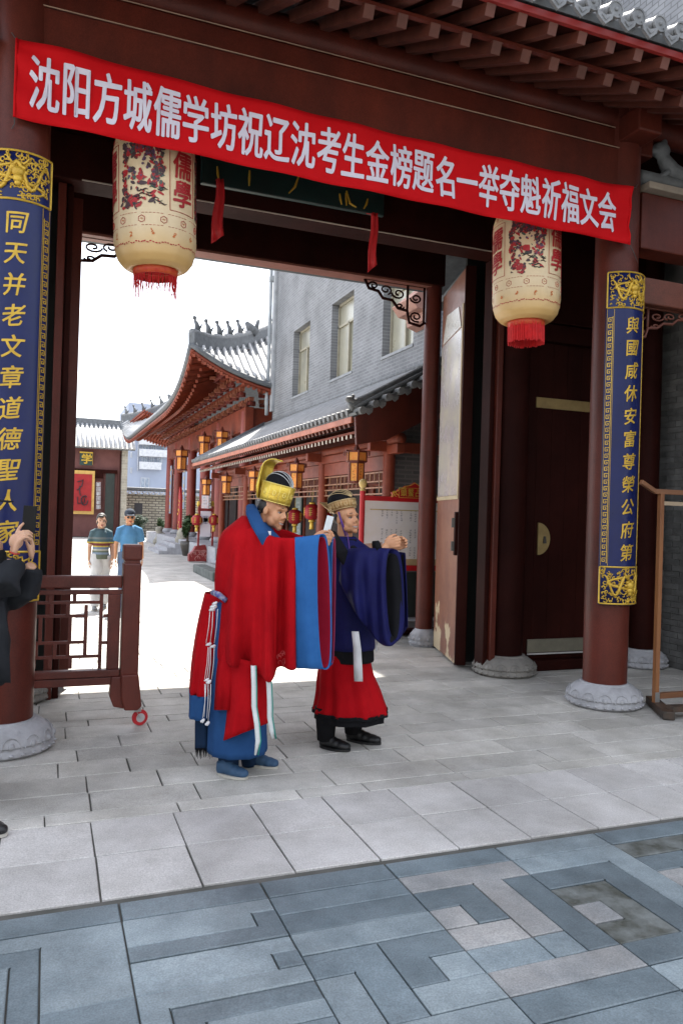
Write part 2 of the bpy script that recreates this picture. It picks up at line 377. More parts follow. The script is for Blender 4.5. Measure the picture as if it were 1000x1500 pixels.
# ================================================================ GATEHOUSE
gate = thing('gatehouse', 'dark red timber gatehouse with tiled eaves, framing the courtyard behind', 'gate', (2.35, 7.3, 0))
def base_profile(r):
    return [(r * .55, 0), (r * .93, 0), (r, .02), (r, .05), (r * .96, .07), (r * 1.0, .085), (r * .97, .12), (r * .86, .16), (r * .74, .19), (r * .66, .20), (r * .64, .215), (r * .45, .215)]
def column(x, y, r, h, m=LAC, rb=None, bm=STONE, par=None, bh=1.0, petals=14):
    par = par or gate; rb = rb or r * 1.72; mb = MB()
    prof = [(r * 1.0, .16 * bh), (r * 1.02, 1.2), (r * 1.0, h * .6), (r * .95, h)]
    cobj = mb.lathe((x, y, 0), prof, 40).obj('column', m, par, True, auto=50)
    b = MB(); b.lathe((x, y, 0), [(a, z * bh) for a, z in base_profile(rb)], 48)
    for k in range(petals):                       # carved lotus petals
        t = 2 * math.pi * k / petals
        pts = []
        for q in range(9):
            s = -1 + 2 * q / 8; a = t + s * math.pi / petals * .86; zz = (.072 + .075 * (1 - s * s) ** .5) * bh; rr = rb * (1.008 - .14 * max(0, (zz / bh - .09) / .09) ** 1.3)
            pts.append((x + rr * math.cos(a), y + rr * math.sin(a), zz))
        b.tube(pts, .0045, 5)
        b.ball((x + rb * .965 * math.cos(t), y + rb * .965 * math.sin(t), .092 * bh), (.026, .026, .026), 7, 5)
    for k in range(petals * 2):
        t = math.pi * k / petals; b.ball((x + rb * 1.0 * math.cos(t), y + rb * math.sin(t), .034 * bh), (.018, .018, .012), 6, 4)
    bo = b.obj('column_base', bm, cobj, True, auto=45)
    return cobj
CX0, CX1, CY = -0.25, 4.95, 5.86
for x in (CX0, CX1): column(x, CY, .2, 5.6)
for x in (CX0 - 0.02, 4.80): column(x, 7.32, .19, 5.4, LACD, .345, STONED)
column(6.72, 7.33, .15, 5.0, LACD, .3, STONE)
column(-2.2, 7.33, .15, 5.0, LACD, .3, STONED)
for x in (0.02, 4.74): column(x, 9.17, .115, 4.9, LAC, .19, STONE, bh=1.05, petals=11)
for x in (7.0, -2.4): column(x, CY, .17, 4.2)
# front beams: board, upper board, round purlin
def beam(x0, x1, y0, y1, z0, z1, m=LAC, bev=.012, name='beam'):
    return MB().box(x0, x1, y0, y1, z0, z1).obj(name, m, gate, bevel=bev)
beam(CX0 + .12, CX1 - .12, 5.72, 6.0, 4.50, 5.165)
beam(CX0 - .5, CX1 + .30, 5.75, 5.97, 5.175, 5.36)
for zz, yy in ((5.17, 5.716), (5.366, 5.745)):
    MB().bar((CX0 + .05, yy, zz), (CX1 - .05, yy, zz), .006, .006).obj('joint_bead', mat('bead', (.42, .28, .2), .5), gate)
MB().tube([(CX0 - .9, 5.86, 5.50), (CX1 + .9, 5.86, 5.50)], .135, 28).obj('purlin', LAC, gate, True, auto=50)
for x in (CX0, CX1):
    for k in range(1):
        MB().box(x - .13, x + .13, 5.45, 6.3, 5.22, 5.46).obj('beam_head', LAC, gate, bevel=.02)
# frame lintels
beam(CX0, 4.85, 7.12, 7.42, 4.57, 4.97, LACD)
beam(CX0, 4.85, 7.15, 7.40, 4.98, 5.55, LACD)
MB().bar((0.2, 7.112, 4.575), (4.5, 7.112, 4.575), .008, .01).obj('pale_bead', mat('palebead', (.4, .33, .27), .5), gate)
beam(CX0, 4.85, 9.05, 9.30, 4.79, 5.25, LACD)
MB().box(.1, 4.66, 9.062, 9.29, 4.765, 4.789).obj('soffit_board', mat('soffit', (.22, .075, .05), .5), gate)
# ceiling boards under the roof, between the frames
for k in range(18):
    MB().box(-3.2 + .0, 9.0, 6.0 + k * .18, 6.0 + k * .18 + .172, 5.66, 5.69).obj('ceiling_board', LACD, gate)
# jambs
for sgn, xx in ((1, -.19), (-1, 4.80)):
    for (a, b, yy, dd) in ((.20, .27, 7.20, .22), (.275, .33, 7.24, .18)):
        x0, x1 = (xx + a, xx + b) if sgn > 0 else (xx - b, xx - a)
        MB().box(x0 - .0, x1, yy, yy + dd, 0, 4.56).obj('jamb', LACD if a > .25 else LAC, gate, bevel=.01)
# open door leaves
def leaf(p0, p1, z0, z1, lab, bright):
    p0 = Vector(p0); p1 = Vector(p1); d = (p1 - p0).normalized(); n = Vector((-d.y, d.x, 0)); Lh = (p1 - p0).length
    M = Matrix(((d.x, n.x, 0, p0.x), (d.y, n.y, 0, p0.y), (0, 0, 1, 0), (0, 0, 0, 1)))
    lf = MB().box(0, Lh, -.035, .035, z0, z1, M).obj('door_leaf_or_filler', bright, gate, bevel=.006)
    lf['label'] = lab
    return lf, M, Lh
PEEL = mat('peeling_door', (0.25, 0.10, 0.055), 0.45, (0.17, 0.058, 0.033), 3.0, bump=0.25, bscale=25, coat=.2)
nt = PEEL.node_tree; N = nt.nodes; Lk = nt.links
tc = N.new('ShaderNodeTexCoord'); ns = N.new('ShaderNodeTexNoise'); ns.inputs['Scale'].default_value = 2.2; ns.inputs['Detail'].default_value = 8; ns.inputs['Roughness'].default_value = .6
Lk.new(tc.outputs['Object'], ns.inputs[0])
sp = N.new('ShaderNodeSeparateXYZ'); Lk.new(tc.outputs['Object'], sp.inputs[0])
mr = N.new('ShaderNodeMapRange'); mr.inputs[1].default_value = 1.25; mr.inputs[2].default_value = 0.0; mr.inputs[3].default_value = -.12; mr.inputs[4].default_value = .16
Lk.new(sp.outputs[2], mr.inputs[0])
ad = N.new('ShaderNodeMath'); ad.operation = 'ADD'; Lk.new(ns.outputs[0], ad.inputs[0]); Lk.new(mr.outputs[0], ad.inputs[1])
st = N.new('ShaderNodeMapRange'); st.inputs[1].default_value = .60; st.inputs[2].default_value = .615; Lk.new(ad.outputs[0], st.inputs[0])
mx = N.new('ShaderNodeMix'); mx.data_type = 'RGBA'; Lk.new(st.outputs[0], mx.inputs[0])
bs = N['Principled BSDF']; prev = bs.inputs['Base Color'].links[0].from_socket; Lk.new(prev, mx.inputs[6]); mx.inputs[7].default_value = (.55, .43, .27, 1); Lk.new(mx.outputs[2], bs.inputs['Base Color'])
lf, LM, LL = leaf((4.43, 7.68, 0), (4.80, 8.93, 0), .03, 4.6, 'open door leaf with peeling paint and faded door god poster', PEEL)
MB().box(-.006, .03, -.075, .05, .03, 4.6, LM).obj('edge_strip', LACD, lf, bevel=.004)
paper = mat('faded_poster', (.60, .56, .46), .25, (.42, .38, .42), 3.5, coat=.5)
for q in range(3):
    pass
MB().box(.16, LL - .03, .036, .040, 1.98, 3.93, LM).obj('poster', paper, lf)
MB().box(.10, LL - .01, .0365, .046, 1.93, 1.975, LM).obj('poster_rod', mat('palewood', (.5, .4, .24), .6), lf)
MB().box(.10, .15, .036, .046, 1.975, 4.2, LM).obj('poster_rod', MATS['palewood'], lf)
MB().prism([(.2, 3.95), (LL - .1, 3.95), (LL - .3, 4.28), (.35, 4.22)], .0362, .044, lambda u, v, w: LM @ Vector((u, w, v))).obj('poster_head', mat('poster_white', (.68, .66, .62), .25), lf)
hd = MB().box(.06, .13, .036, .075, 1.28, 1.78, LM).obj('bolt_plate', LACD, lf, bevel=.004)
for z_ in (1.33, 1.6): MB().box(.075, .11, .075, .11, z_, z_ + .11, LM).obj('bolt', mat('iron', (.09, .085, .08), .4, metal=.7), lf)
lf2, LM2, LL2 = leaf((.17, 7.62, 0), (.15, 8.9, 0), .03, 4.6, 'open dark door leaf seen edge on', LACD)
MB().box(-.006, .03, -.06, .06, .03, 4.6, LM2).obj('edge_strip', LAC, lf2, bevel=.004)
MB().box(4.56, 6.9, 7.98, 8.02, .0, 5.3).obj('black_filler', mat('black_gap_shade', (.010, .013, .011), .6), gate)  # black filler sheet: dark of the gap and bay rear put in as colour
MB().box(-.9, .14, 7.66, 7.70, .03, 4.9).obj('door_leaf_or_filler', mat('black_gap_shade', (.010, .013, .011), .6), gate)  # black filler closing the seam left of the opening; shade as colour, no leaf
# carved corner brackets (que-ti) under the rear lintel
def scroll(cx, cz, r, t0, t1, turns_r=.25, n=14):
    return [(cx + (r * (1 - (1 - turns_r) * k / n)) * math.cos(t0 + (t1 - t0) * k / n), cz + (r * (1 - (1 - turns_r) * k / n)) * math.sin(t0 + (t1 - t0) * k / n)) for k in range(n + 1)]
def queti(x, s, z, L, H, y=9.17, par=None, m=LACD, th=.02):
    mb = MB(); F = lambda p: (x + s * p[0] * L, y, z - p[1] * H)
    mb.tube([F(p) for p in ((0, .0), (1, .0))], th * .6, 6)
    mb.tube([F(p) for p in ((1, 0), (.93, .22), (.78, .26), (.7, .42), (.55, .44), (.45, .62), (.3, .66), (.26, .95), (.08, 1.0), (0, .9))], th, 6)
    mb.tube([F(p) for p in ((.3, 0), (.3, .66))], th * .8, 6); mb.tube([F(p) for p in ((0.02, 0), (.02, .9))], th * .8, 6)
    for (cx, cz, r, a, b) in ((.16, .25, .10, 0, 9), (.15, .62, .11, 2, -7), (.45, .2, .11, 0, 8), (.42, .45, .07, 3, -5), (.66, .16, .10, 2, 10), (.86, .11, .08, 0, -7)):
        mb.tube([F((p[0], p[1] * 1.25)) for p in scroll(cx, cz, r, a, b)], th * .62, 6)
    return mb.obj('corner_bracket', m, par or gate, True)
queti(4.62, -1, 4.77, .88, .52); queti(-.03, 1, 4.77, .95, .42)
# right side bay panel: board wall with brass fittings
for k in range(8):
    x0 = 5.0 + k * .2; MB().box(x0, x0 + .197, 7.40, 7.44, .125, 3.75).obj('wall_board', LACD, gate, bevel=.003)
BRASS = mat('dull_brass', (.36, .26, .11), .42, (.26, .18, .075), 6, metal=.55)
beam(4.95, 6.65, 7.30, 7.46, 3.75, 3.95, LACD); beam(4.95, 6.65, 7.28, 7.46, 3.96, 5.6, LACD)
beam(4.98, 6.6, 7.30, 7.50, 0.0, .12, LACD)
for k in range(6):
    MB().box(-2.1 + k * .32, -2.1 + k * .32 + .315, 7.40, 7.44, 0, 5.5).obj('wall_board', LACD, gate)
MB().box(5.17, 6.62, 7.385, 7.399, 3.0, 3.12).obj('brass_strip', BRASS, gate, bevel=.002)
MB().box(5.14, 6.6, 7.385, 7.399, .20, .35).obj('kick_plate', mat('kick', (.27, .25, .19), .35, metal=.5), gate)
MB().bar((5.14, 7.38, .185), (6.6, 7.38, .185), .02, .015).obj('threshold_trim', MATS['pale_slab'], gate)
pl = [(0, -.185)] + [(.165 * math.sin(t * math.pi / 14), -.185 * math.cos(t * math.pi / 14)) for t in range(1, 14)] + [(0, .185)]
MB().prism([(5.24 + a, 1.50 + b) for a, b in pl], 7.380, 7.399).obj('half_round_plate', BRASS, gate)
MB().prism([(5.305, 1.45), (5.345, 1.45), (5.335, 1.53), (5.315, 1.53)], 7.362, 7.380).obj('key_hole', mat('darkmetal', (.05, .045, .04), .5), gate)
# side bay beams (right and left), with their own lower roof
for sgn in (1, -1):
    x0, x1 = (5.13, 9.2) if sgn > 0 else (-4.8, -.44)
    MB().box(x0, x1, 5.74, 5.98, 4.30, 4.83).obj('beam', LAC, gate, bevel=.012)
    MB().box(x0, x1, 5.65, 6.05, 4.835, 4.90).obj('cap_board', mat('cap', (.30, .25, .2), .7), gate, bevel=.01)
    MB().box(x0, x1, 5.78, 5.94, 3.80, 4.05).obj('beam', mat('beam_brown', (.15, .042, .024), .5, (.10, .03, .018), 4, grime=.3), gate, bevel=.012)
    MB().tube([(x0, 5.80, 4.99), (x1, 5.80, 4.99)], .07, 14).obj('ridge_tube', TILED, gate, True)
queti(5.12, 1, 3.79, .75, .3, y=5.86, m=MATS['beam_brown'], th=.014)
# ridge beast on the side roof
rb_ = MB(); bx, by, bz = 5.47, 5.80, 5.03
rb_.tube([(bx + .30, by, bz - .02), (bx + .2, by, bz + .05), (bx + .05, by, bz + .08), (bx - .06, by, bz + .2)], [.06, .085, .09, .06], 10)
rb_.ball((bx - .08, by, bz + .26), (.10, .07, .085)); rb_.ball((bx - .17, by, bz + .235), (.055, .045, .035)); rb_.ball((bx - .05, by, bz + .34), (.035, .04, .04))
rb_.tube([(bx + .25, by, bz + .05), (bx + .33, by, bz + .16), (bx + .26, by, bz + .24)], [.04, .03, .015], 7)
rb_.tube([(bx - .02, by + .04, bz + .05), (bx - .14, by + .04, bz - .03)], .03, 6); rb_.tube([(bx - .02, by - .04, bz + .05), (bx - .14, by - .04, bz - .03)], .03, 6)
bo = blob('ridge_beast', rb_, TILED, gate, .012, 1)
# ---- main roof: rafters, fascia, tiles
EX0, EX1 = -1.2, 6.4
def mkraft(name, y0, z0, y1, z1, s, m, off, step=.25):
    first = None; x = EX0 + .1 + off
    while x < EX1:
        if first is None:
            first = MB().bar((0, y0, z0), (0, y1, z1), s, s * 1.12).obj(name, m, None)
            first.location = (x, 0, 0); attach(first, gate)
        else: share(name, first, (x, 0, 0), gate)
        x += step
ENDM = LACE
mkraft('rafter', 4.80, 5.115, 6.0, 5.70, .075, ENDM, .03)
mkraft('flying_rafter', 4.48, 5.13, 5.6, 5.60, .07, ENDM, .03)
def slopez(y): return 5.22 + (y - 4.42) * .38 + max(0, y - 5.2) * .22
MB().box(EX0, EX1, 4.79, 4.83, 5.16, 5.185).obj('rafter_edge_board', LAC, gate)
MB().sheet([[(EX0, 4.46, 5.175), (EX1, 4.46, 5.175)], [(EX0, 5.4, 5.60), (EX1, 5.4, 5.60)], [(EX0, 6.1, 6.0), (EX1, 6.1, 6.0)]]).obj('roof_boarding', LACD, gate, solid=.02)
MB().box(EX0, EX1, 4.44, 4.475, 5.165, 5.215).obj('fascia', FASC, gate, bevel=.004)
RY = 7.6
top = []
def roofpts(y0, yr, sgn):
    return [(y0 + (yr - y0) * t, slopez(4.42 + abs(yr - y0) * t) + .03) for t in [k / 8 for k in range(9)]]
MB().sheet([[(EX0, y, z), (EX1, y, z)] for y, z in roofpts(4.42, RY, 1)]).sheet([[(EX0, y, z), (EX1, y, z)] for y, z in roofpts(10.78, RY, -1)]).obj('tile_bed', TILED, gate, solid=.05)
MB().box(EX0 - .05, EX1 + .05, RY - .14, RY + .14, 7.05, 7.6).obj('roof_ridge', TILED, gate, bevel=.02)
pr = [(y, z + .045) for y, z in roofpts(4.36, RY, 1)]
tb = MB()
tb.tube([(0, y, z) for y, z in pr], .058, 14)
barrel = None; x = EX0 + .1; SP = .196
dr = MB(); dr.prism([(-.075, .02), (-.06, -.035), (0, -.085), (.06, -.035), (.075, .02), (.05, .0), (0, -.02), (-.05, 0)], 4.33, 4.352, lambda u, v, w: Vector((u, w, 5.245 + v)))
dr.tube([(-.03, 4.328, 5.22), (0, 4.328, 5.19), (.03, 4.328, 5.22)], .005, 5)
cp = MB(); cp.lathe((0, 0, 0), [(.046, 0), (.062, 0), (.062, .018), (.05, .018), (.048, .012), (.0, .012)], 16)
cp.v = [(a[0], 4.352 - a[2], pr[0][1] + a[1]) for a in cp.v]
cp.ball((0, 4.336, pr[0][1]), (.016, .012, .016), 6, 4)
first = None
while x < EX1:
    if first is None:
        first = tb.obj('barrel_tile_row', TILE, None, True, auto=50); first.location = (x, 0, 0); attach(first, gate)
        fd = dr.obj('drip_tile', TILE, None); fd.location = (x + SP / 2, 0, 0); attach(fd, gate)
        fc = cp.obj('tile_end_cap', TILE, None); fc.location = (x, 0, 0); attach(fc, gate)
    else:
        share('barrel_tile_row', first, (x, 0, 0), gate); share('drip_tile', fd, (x + SP / 2, 0, 0), gate); share('tile_end_cap', fc, (x, 0, 0), gate)
    x += SP
# side bay roofs behind (they cast the shade to the right and left)
for x0, x1 in ((5.15, 10.2), (-5.6, -.5)):
    MB().sheet([[(x0, 5.86, 4.93), (x1, 5.86, 4.93)], [(x0, 7.5, 5.6), (x1, 7.5, 5.6)], [(x0, 9.9, 4.75), (x1, 9.9, 4.75)]]).obj('side_roof', TILED, gate, solid=.08)
# gate name board, tilted forward, mostly behind the banner
GB = mat('board_green', (.012, .035, .032), .35, (.008, .022, .02), 3)
sg = thing('name_board', 'dark green gate name board with gold strokes, half hidden by the red banner', 'sign', (2.1, 6.95, 4.62))
MB().bar((1.2, 6.93, 4.86), (3.0, 6.93, 4.86), .05, .42).obj('board', GB, sg, bevel=.01)
for (x, l, a) in ((1.36, .06, .2), (1.64, .07, 0), (2.02, .09, -.7), (2.55, .05, .3), (2.60, .06, .1), (2.70, .07, 1.2), (2.78, .05, -.5)):
    zb = 4.70 if x < 2.4 else 4.685
    MB().tube([(x, 6.895, zb), (x + l * math.sin(-a), 6.895, zb + l * math.cos(a)), (x + l * 1.6 * math.sin(-a), 6.895, zb + l * 2)], [.007, .012, .008], 6).obj('brush_stroke', GOLD, sg)
# red ribbons
RIB = mat('ribbon_red', (.55, .012, .016), .55, (.42, .008, .012), 6)
for (px, y0, y1, lab, ww) in ((322, 262, 343, 'red silk ribbon hanging under the name board beside the left lantern', 1), (548, 312, 386, 'red silk ribbon hanging in the middle of the gate opening', .9)):
    t = ony(px, y0, 6.72); b_ = ony(px, y1, 6.72); rr = thing('ribbon', lab, 'ribbon', t, group='red ribbons on the lintel')
    rows = []
    for k in range(14):
        s = k / 13; z = t.z + (b_.z - t.z) * s; wd = (.028 + .03 * s) * ww
        rows.append([Vector((t.x + u * wd + .01 * math.sin(s * 6), 6.72 + .018 * math.sin(u * 5 + s * 3), z - (.05 * (1 - u) * (s == 1)))) for u in (-1, -.6, -.2, .2, .6, 1)])
    MB().sheet(rows).obj('cloth', RIB, rr, True, solid=.004)
    MB().tube([t + Vector((0, .0, -.01)), Vector((t.x, 7.06, t.z + .12))], .004, 5).obj('cord', RIB, rr)
# ================================================================ BANNER
BR = mat('banner_red', (.52, .005, .008), .7, (.45, .004, .007), 3, spec=.1)
BW = mat('banner_white', (.62, .58, .66), .6, (.56, .52, .60), 5)
bn = thing('banner', 'long red cloth banner with white characters stretched between the two front columns', 'banner', (2.3, 5.6, 4.3))
def q3(xs, zs, x):
    r = 0
    for i in range(3):
        t = zs[i]
        for j in range(3):
            if j != i: t *= (x - xs[j]) / (xs[i] - xs[j])
        r += t
    return r
tp = [ony(25, 55, 5.61), ony(500, 177.5, 5.61), ony(923, 275, 5.61)]; bt = [ony(26, 173, 5.61), ony(500, 273, 5.61), ony(917, 358, 5.61)]
def bsurf(u, v):
    x = tp[0].x + (tp[2].x - tp[0].x) * u
    zt = q3([p.x for p in tp], [p.z for p in tp], x); zb = q3([p.x for p in bt], [p.z for p in bt], x)
    y = 5.60 + .016 * math.sin(u * 19 + v * 3) * (.3 + v * (1 - v) * 2) + .010 * math.sin(u * 47 - v * 5) + .012 * math.exp(-u * 9) * math.sin(v * 14 + u * 60) + .012 * math.exp(-(1 - u) * 9) * math.sin(v * 14 - u * 60)
    return Vector((x, y, zb + (zt - zb) * v))
MB().grid(bsurf, 260, 14).obj('cloth', BR, bn, True, solid=.002)
txt = "沈阳方城儒学坊祝辽沈考生金榜题名一举夺魁祈福文会"
xa, xb = ony(66, 122, 5.61).x, ony(887, 308, 5.61).x
for i, ch in enumerate(txt):
    vs, fs = textmesh(ch, .39, .0055, 0, .515, 3); vs, fs = slicex(vs, fs, .03)
    xc = xa + (xb - xa) * i / (len(txt) - 1); mb = MB(); P = []
    for v in vs:
        u = (xc + v.x - tp[0].x) / (tp[2].x - tp[0].x); vv = .49 + v.y / .545
        p = bsurf(u, vv); P.append(p + Vector((0, -.009 - v.z, 0)))
    mb.add(P, fs); mb.obj('character', BW, bn)
for e in (0, 1):
    MB().tube([bsurf(e, v / 6) + Vector((0, 0, 0)) for v in range(7)], .009, 6).obj('hem_rod', BR, bn, True)
WIRE = mat('wire', (.05, .05, .05), .5)
for (a, b) in ((bsurf(1, .02), Vector((5.02, 5.655, 4.12))), (bsurf(1, .98), Vector((5.0, 5.66, 4.84))), (bsurf(0, .98), Vector((-.32, 5.665, 4.9))), (bsurf(0, .02), Vector((-.3, 5.66, 4.25)))):
    MB().tube([a, (a + b) / 2 + Vector((.01, 0, -.01)), b], .0035, 5).obj('tie', WIRE, bn)
# ================================================================ COUPLET BOARDS
def cyl(cx, cy, R): return lambda s, z, h=0.0: Vector((cx + (R + h) * math.sin(s / R), cy - (R + h) * math.cos(s / R), z))
def couplet(cx, cy, ztop, text, label, seed):
    R = .238; f = cyl(cx, cy, R); A = 1.03 * R; rn = random.Random(seed)
    t = thing('couplet_board', label, 'couplet board', (cx, cy - R, ztop - 3.05), group='couplet boards on the front columns')
    z0, z1, z2, z3 = ztop - 3.06, ztop - 2.70, ztop - .35, ztop
    mb = MB()
    mb.grid(lambda u, v: f(-A + 2 * A * u, z0 + (z3 - z0) * v, 0), 34, 12)
    mb.obj('board', NAVY, t, True, solid=.022)
    for (za, zb) in ((z0, z1), (z2, z3)):
        fr = MB(); zc = (za + zb) / 2; w = A - .012; h = (zb - za) / 2 - .012
        for (p, q) in (((-w, -h), (w, -h)), ((w, -h), (w, h)), ((w, h), (-w, h)), ((-w, h), (-w, -h))):
            fr.tube([f(p[0] + (q[0] - p[0]) * k / 16, zc + p[1] + (q[1] - p[1]) * k / 16, .014) for k in range(17)], .008, 6)
        fr.obj('gilt_frame', GOLD, t)
        dg = MB(); up = zb > ztop - .1
        hx, hz = (0.0, zc + .02) if up else (.04, zc)
        M2 = None
        dg.tube([f(-A * .85 + 1.7 * A * q / 23, zc + h * .55 * math.sin(q * .62 + 1), .016) for q in range(24)], [.006 + .010 * math.sin(math.pi * q / 23) for q in range(24)], 7)
        dg.tube([f(A * .7 * math.sin(q * .5), zc - h * .85 + 1.6 * h * q / 15, .014) for q in range(16)], [.005 + .008 * math.sin(math.pi * q / 15) for q in range(16)], 6)
        for (dx, dz, r) in ((0, 0, .045), (0, -.045, .036), (-.03, .03, .02), (.03, .03, .02), (0, -.075, .024), (.045, 0, .018), (-.045, 0, .018)):
            p = f(hx + dx, hz + dz, .02); dg.ball(p, (r, r * .7, r * .85), 9, 6)
        for sg_ in (-1, 1):
            dg.tube([f(hx + sg_ * .03, hz + .05, .03), f(hx + sg_ * .06, hz + .09, .03), f(hx + sg_ * .055, hz + .14, .02)], [.008, .007, .003], 6)
            dg.tube([f(hx + sg_ * (.04 + .02 * k), hz - .06 - .02 * math.sin(k), .03) for k in range(5)], [.006, .006, .005, .004, .002], 5)
        for k in range(120):     # clouds, scales and claws
            s = rn.uniform(-A + .035, A - .035); z = rn.uniform(za + .03, zb - .03); r = rn.uniform(.010, .026); a = rn.uniform(0, 6); sgn = rn.choice((-1, 1))
            dg.tube([f(s + r * (1 - .09 * q) * math.cos(a + sgn * q * .6), z + r * (1 - .09 * q) * math.sin(a + sgn * q * .6), .013) for q in range(9)], [.0055] * 8 + [.003], 4)
        dg.obj('gilt_dragon', GOLD, t, True)
    for sg_ in (-1, 1):
        kb = MB(); s0 = sg_ * (A - .045); L = .0031
        z = z1 + .02
        for zz in (-1, 1):
            kb.tube([f(s0 + zz * .03, z1 + (z2 - z1) * q / 12, .0125) for q in range(13)], .002, 4)
        while z < z2 - .07:
            pth = [(-.019, 0), (-.019, .048), (.017, .048), (.017, .016), (-.004, .016), (-.004, .032), (.006, .032)]
            for p, q in zip(pth, pth[1:]):
                a, b = f(s0 + sg_ * p[0], z + p[1], .0125), f(s0 + sg_ * q[0], z + q[1], .0125); kb.bar(a, b, .006, .005, (f(s0, z, 1) - f(s0, z, 0)))
            kb.bar(f(s0 - sg_ * .019, z, .0125), f(s0 - sg_ * .019, z + .062, .0125), .0045, .004, (f(s0, z, 1) - f(s0, z, 0)))
            z += .0595
        kb.obj('key_border', GOLD, t)
    n = len(text); pitch = (z2 - z1 - .06) / n
    for i, ch in enumerate(text):
        vs, fs = textmesh(ch, .165, .0022, 0, .86, 3, .0); vs, fs = slicex(vs, fs, .012)
        zc = z2 - .04 - pitch * (i + .5); mb = MB()
        rot = rn.uniform(-.06, .03)
        P = [f(v.x * (1 + .12 * v.y / .08) + v.y * .10, zc + v.y * .98 + v.x * .13 + rot * v.x, .0135 + v.z) for v in vs]; mb.add(P, fs)
        mb.obj('character', GOLD, t)
couplet(CX0, CY, 4.10, "同天并老文章道德聖人家", 'navy and gilt couplet board curving round the left front column', 4)
couplet(CX1, CY, 4.015, "與國咸休安富尊榮公府第", 'navy and gilt couplet board curving round the right front column', 9)
# ================================================================ LANTERNS
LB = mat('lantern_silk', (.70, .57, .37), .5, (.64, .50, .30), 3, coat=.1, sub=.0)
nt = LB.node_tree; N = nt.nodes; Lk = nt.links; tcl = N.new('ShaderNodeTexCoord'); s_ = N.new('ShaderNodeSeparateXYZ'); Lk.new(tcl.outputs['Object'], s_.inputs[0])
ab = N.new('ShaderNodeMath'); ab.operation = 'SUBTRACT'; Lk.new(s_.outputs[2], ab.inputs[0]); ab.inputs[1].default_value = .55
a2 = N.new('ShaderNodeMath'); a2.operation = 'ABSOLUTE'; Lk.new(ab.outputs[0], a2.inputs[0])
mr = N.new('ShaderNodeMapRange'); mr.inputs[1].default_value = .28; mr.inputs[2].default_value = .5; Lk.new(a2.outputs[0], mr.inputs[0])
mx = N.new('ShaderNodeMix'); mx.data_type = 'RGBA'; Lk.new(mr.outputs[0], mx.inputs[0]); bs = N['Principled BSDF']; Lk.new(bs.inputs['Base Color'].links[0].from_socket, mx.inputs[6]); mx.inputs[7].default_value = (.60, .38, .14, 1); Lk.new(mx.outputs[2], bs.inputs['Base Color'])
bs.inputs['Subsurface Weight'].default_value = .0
PR = [mat('print_red', (.42, .015, .02), .5), mat('print_dark', (.06, .03, .035), .5), mat('print_green', (.05, .10, .08), .5), mat('print_violet', (.12, .06, .13), .5), mat('print_orange', (.60, .16, .03), .5)]
FR = mat('fringe_red', (.60, .01, .012), .6, (.45, .008, .01), 20)
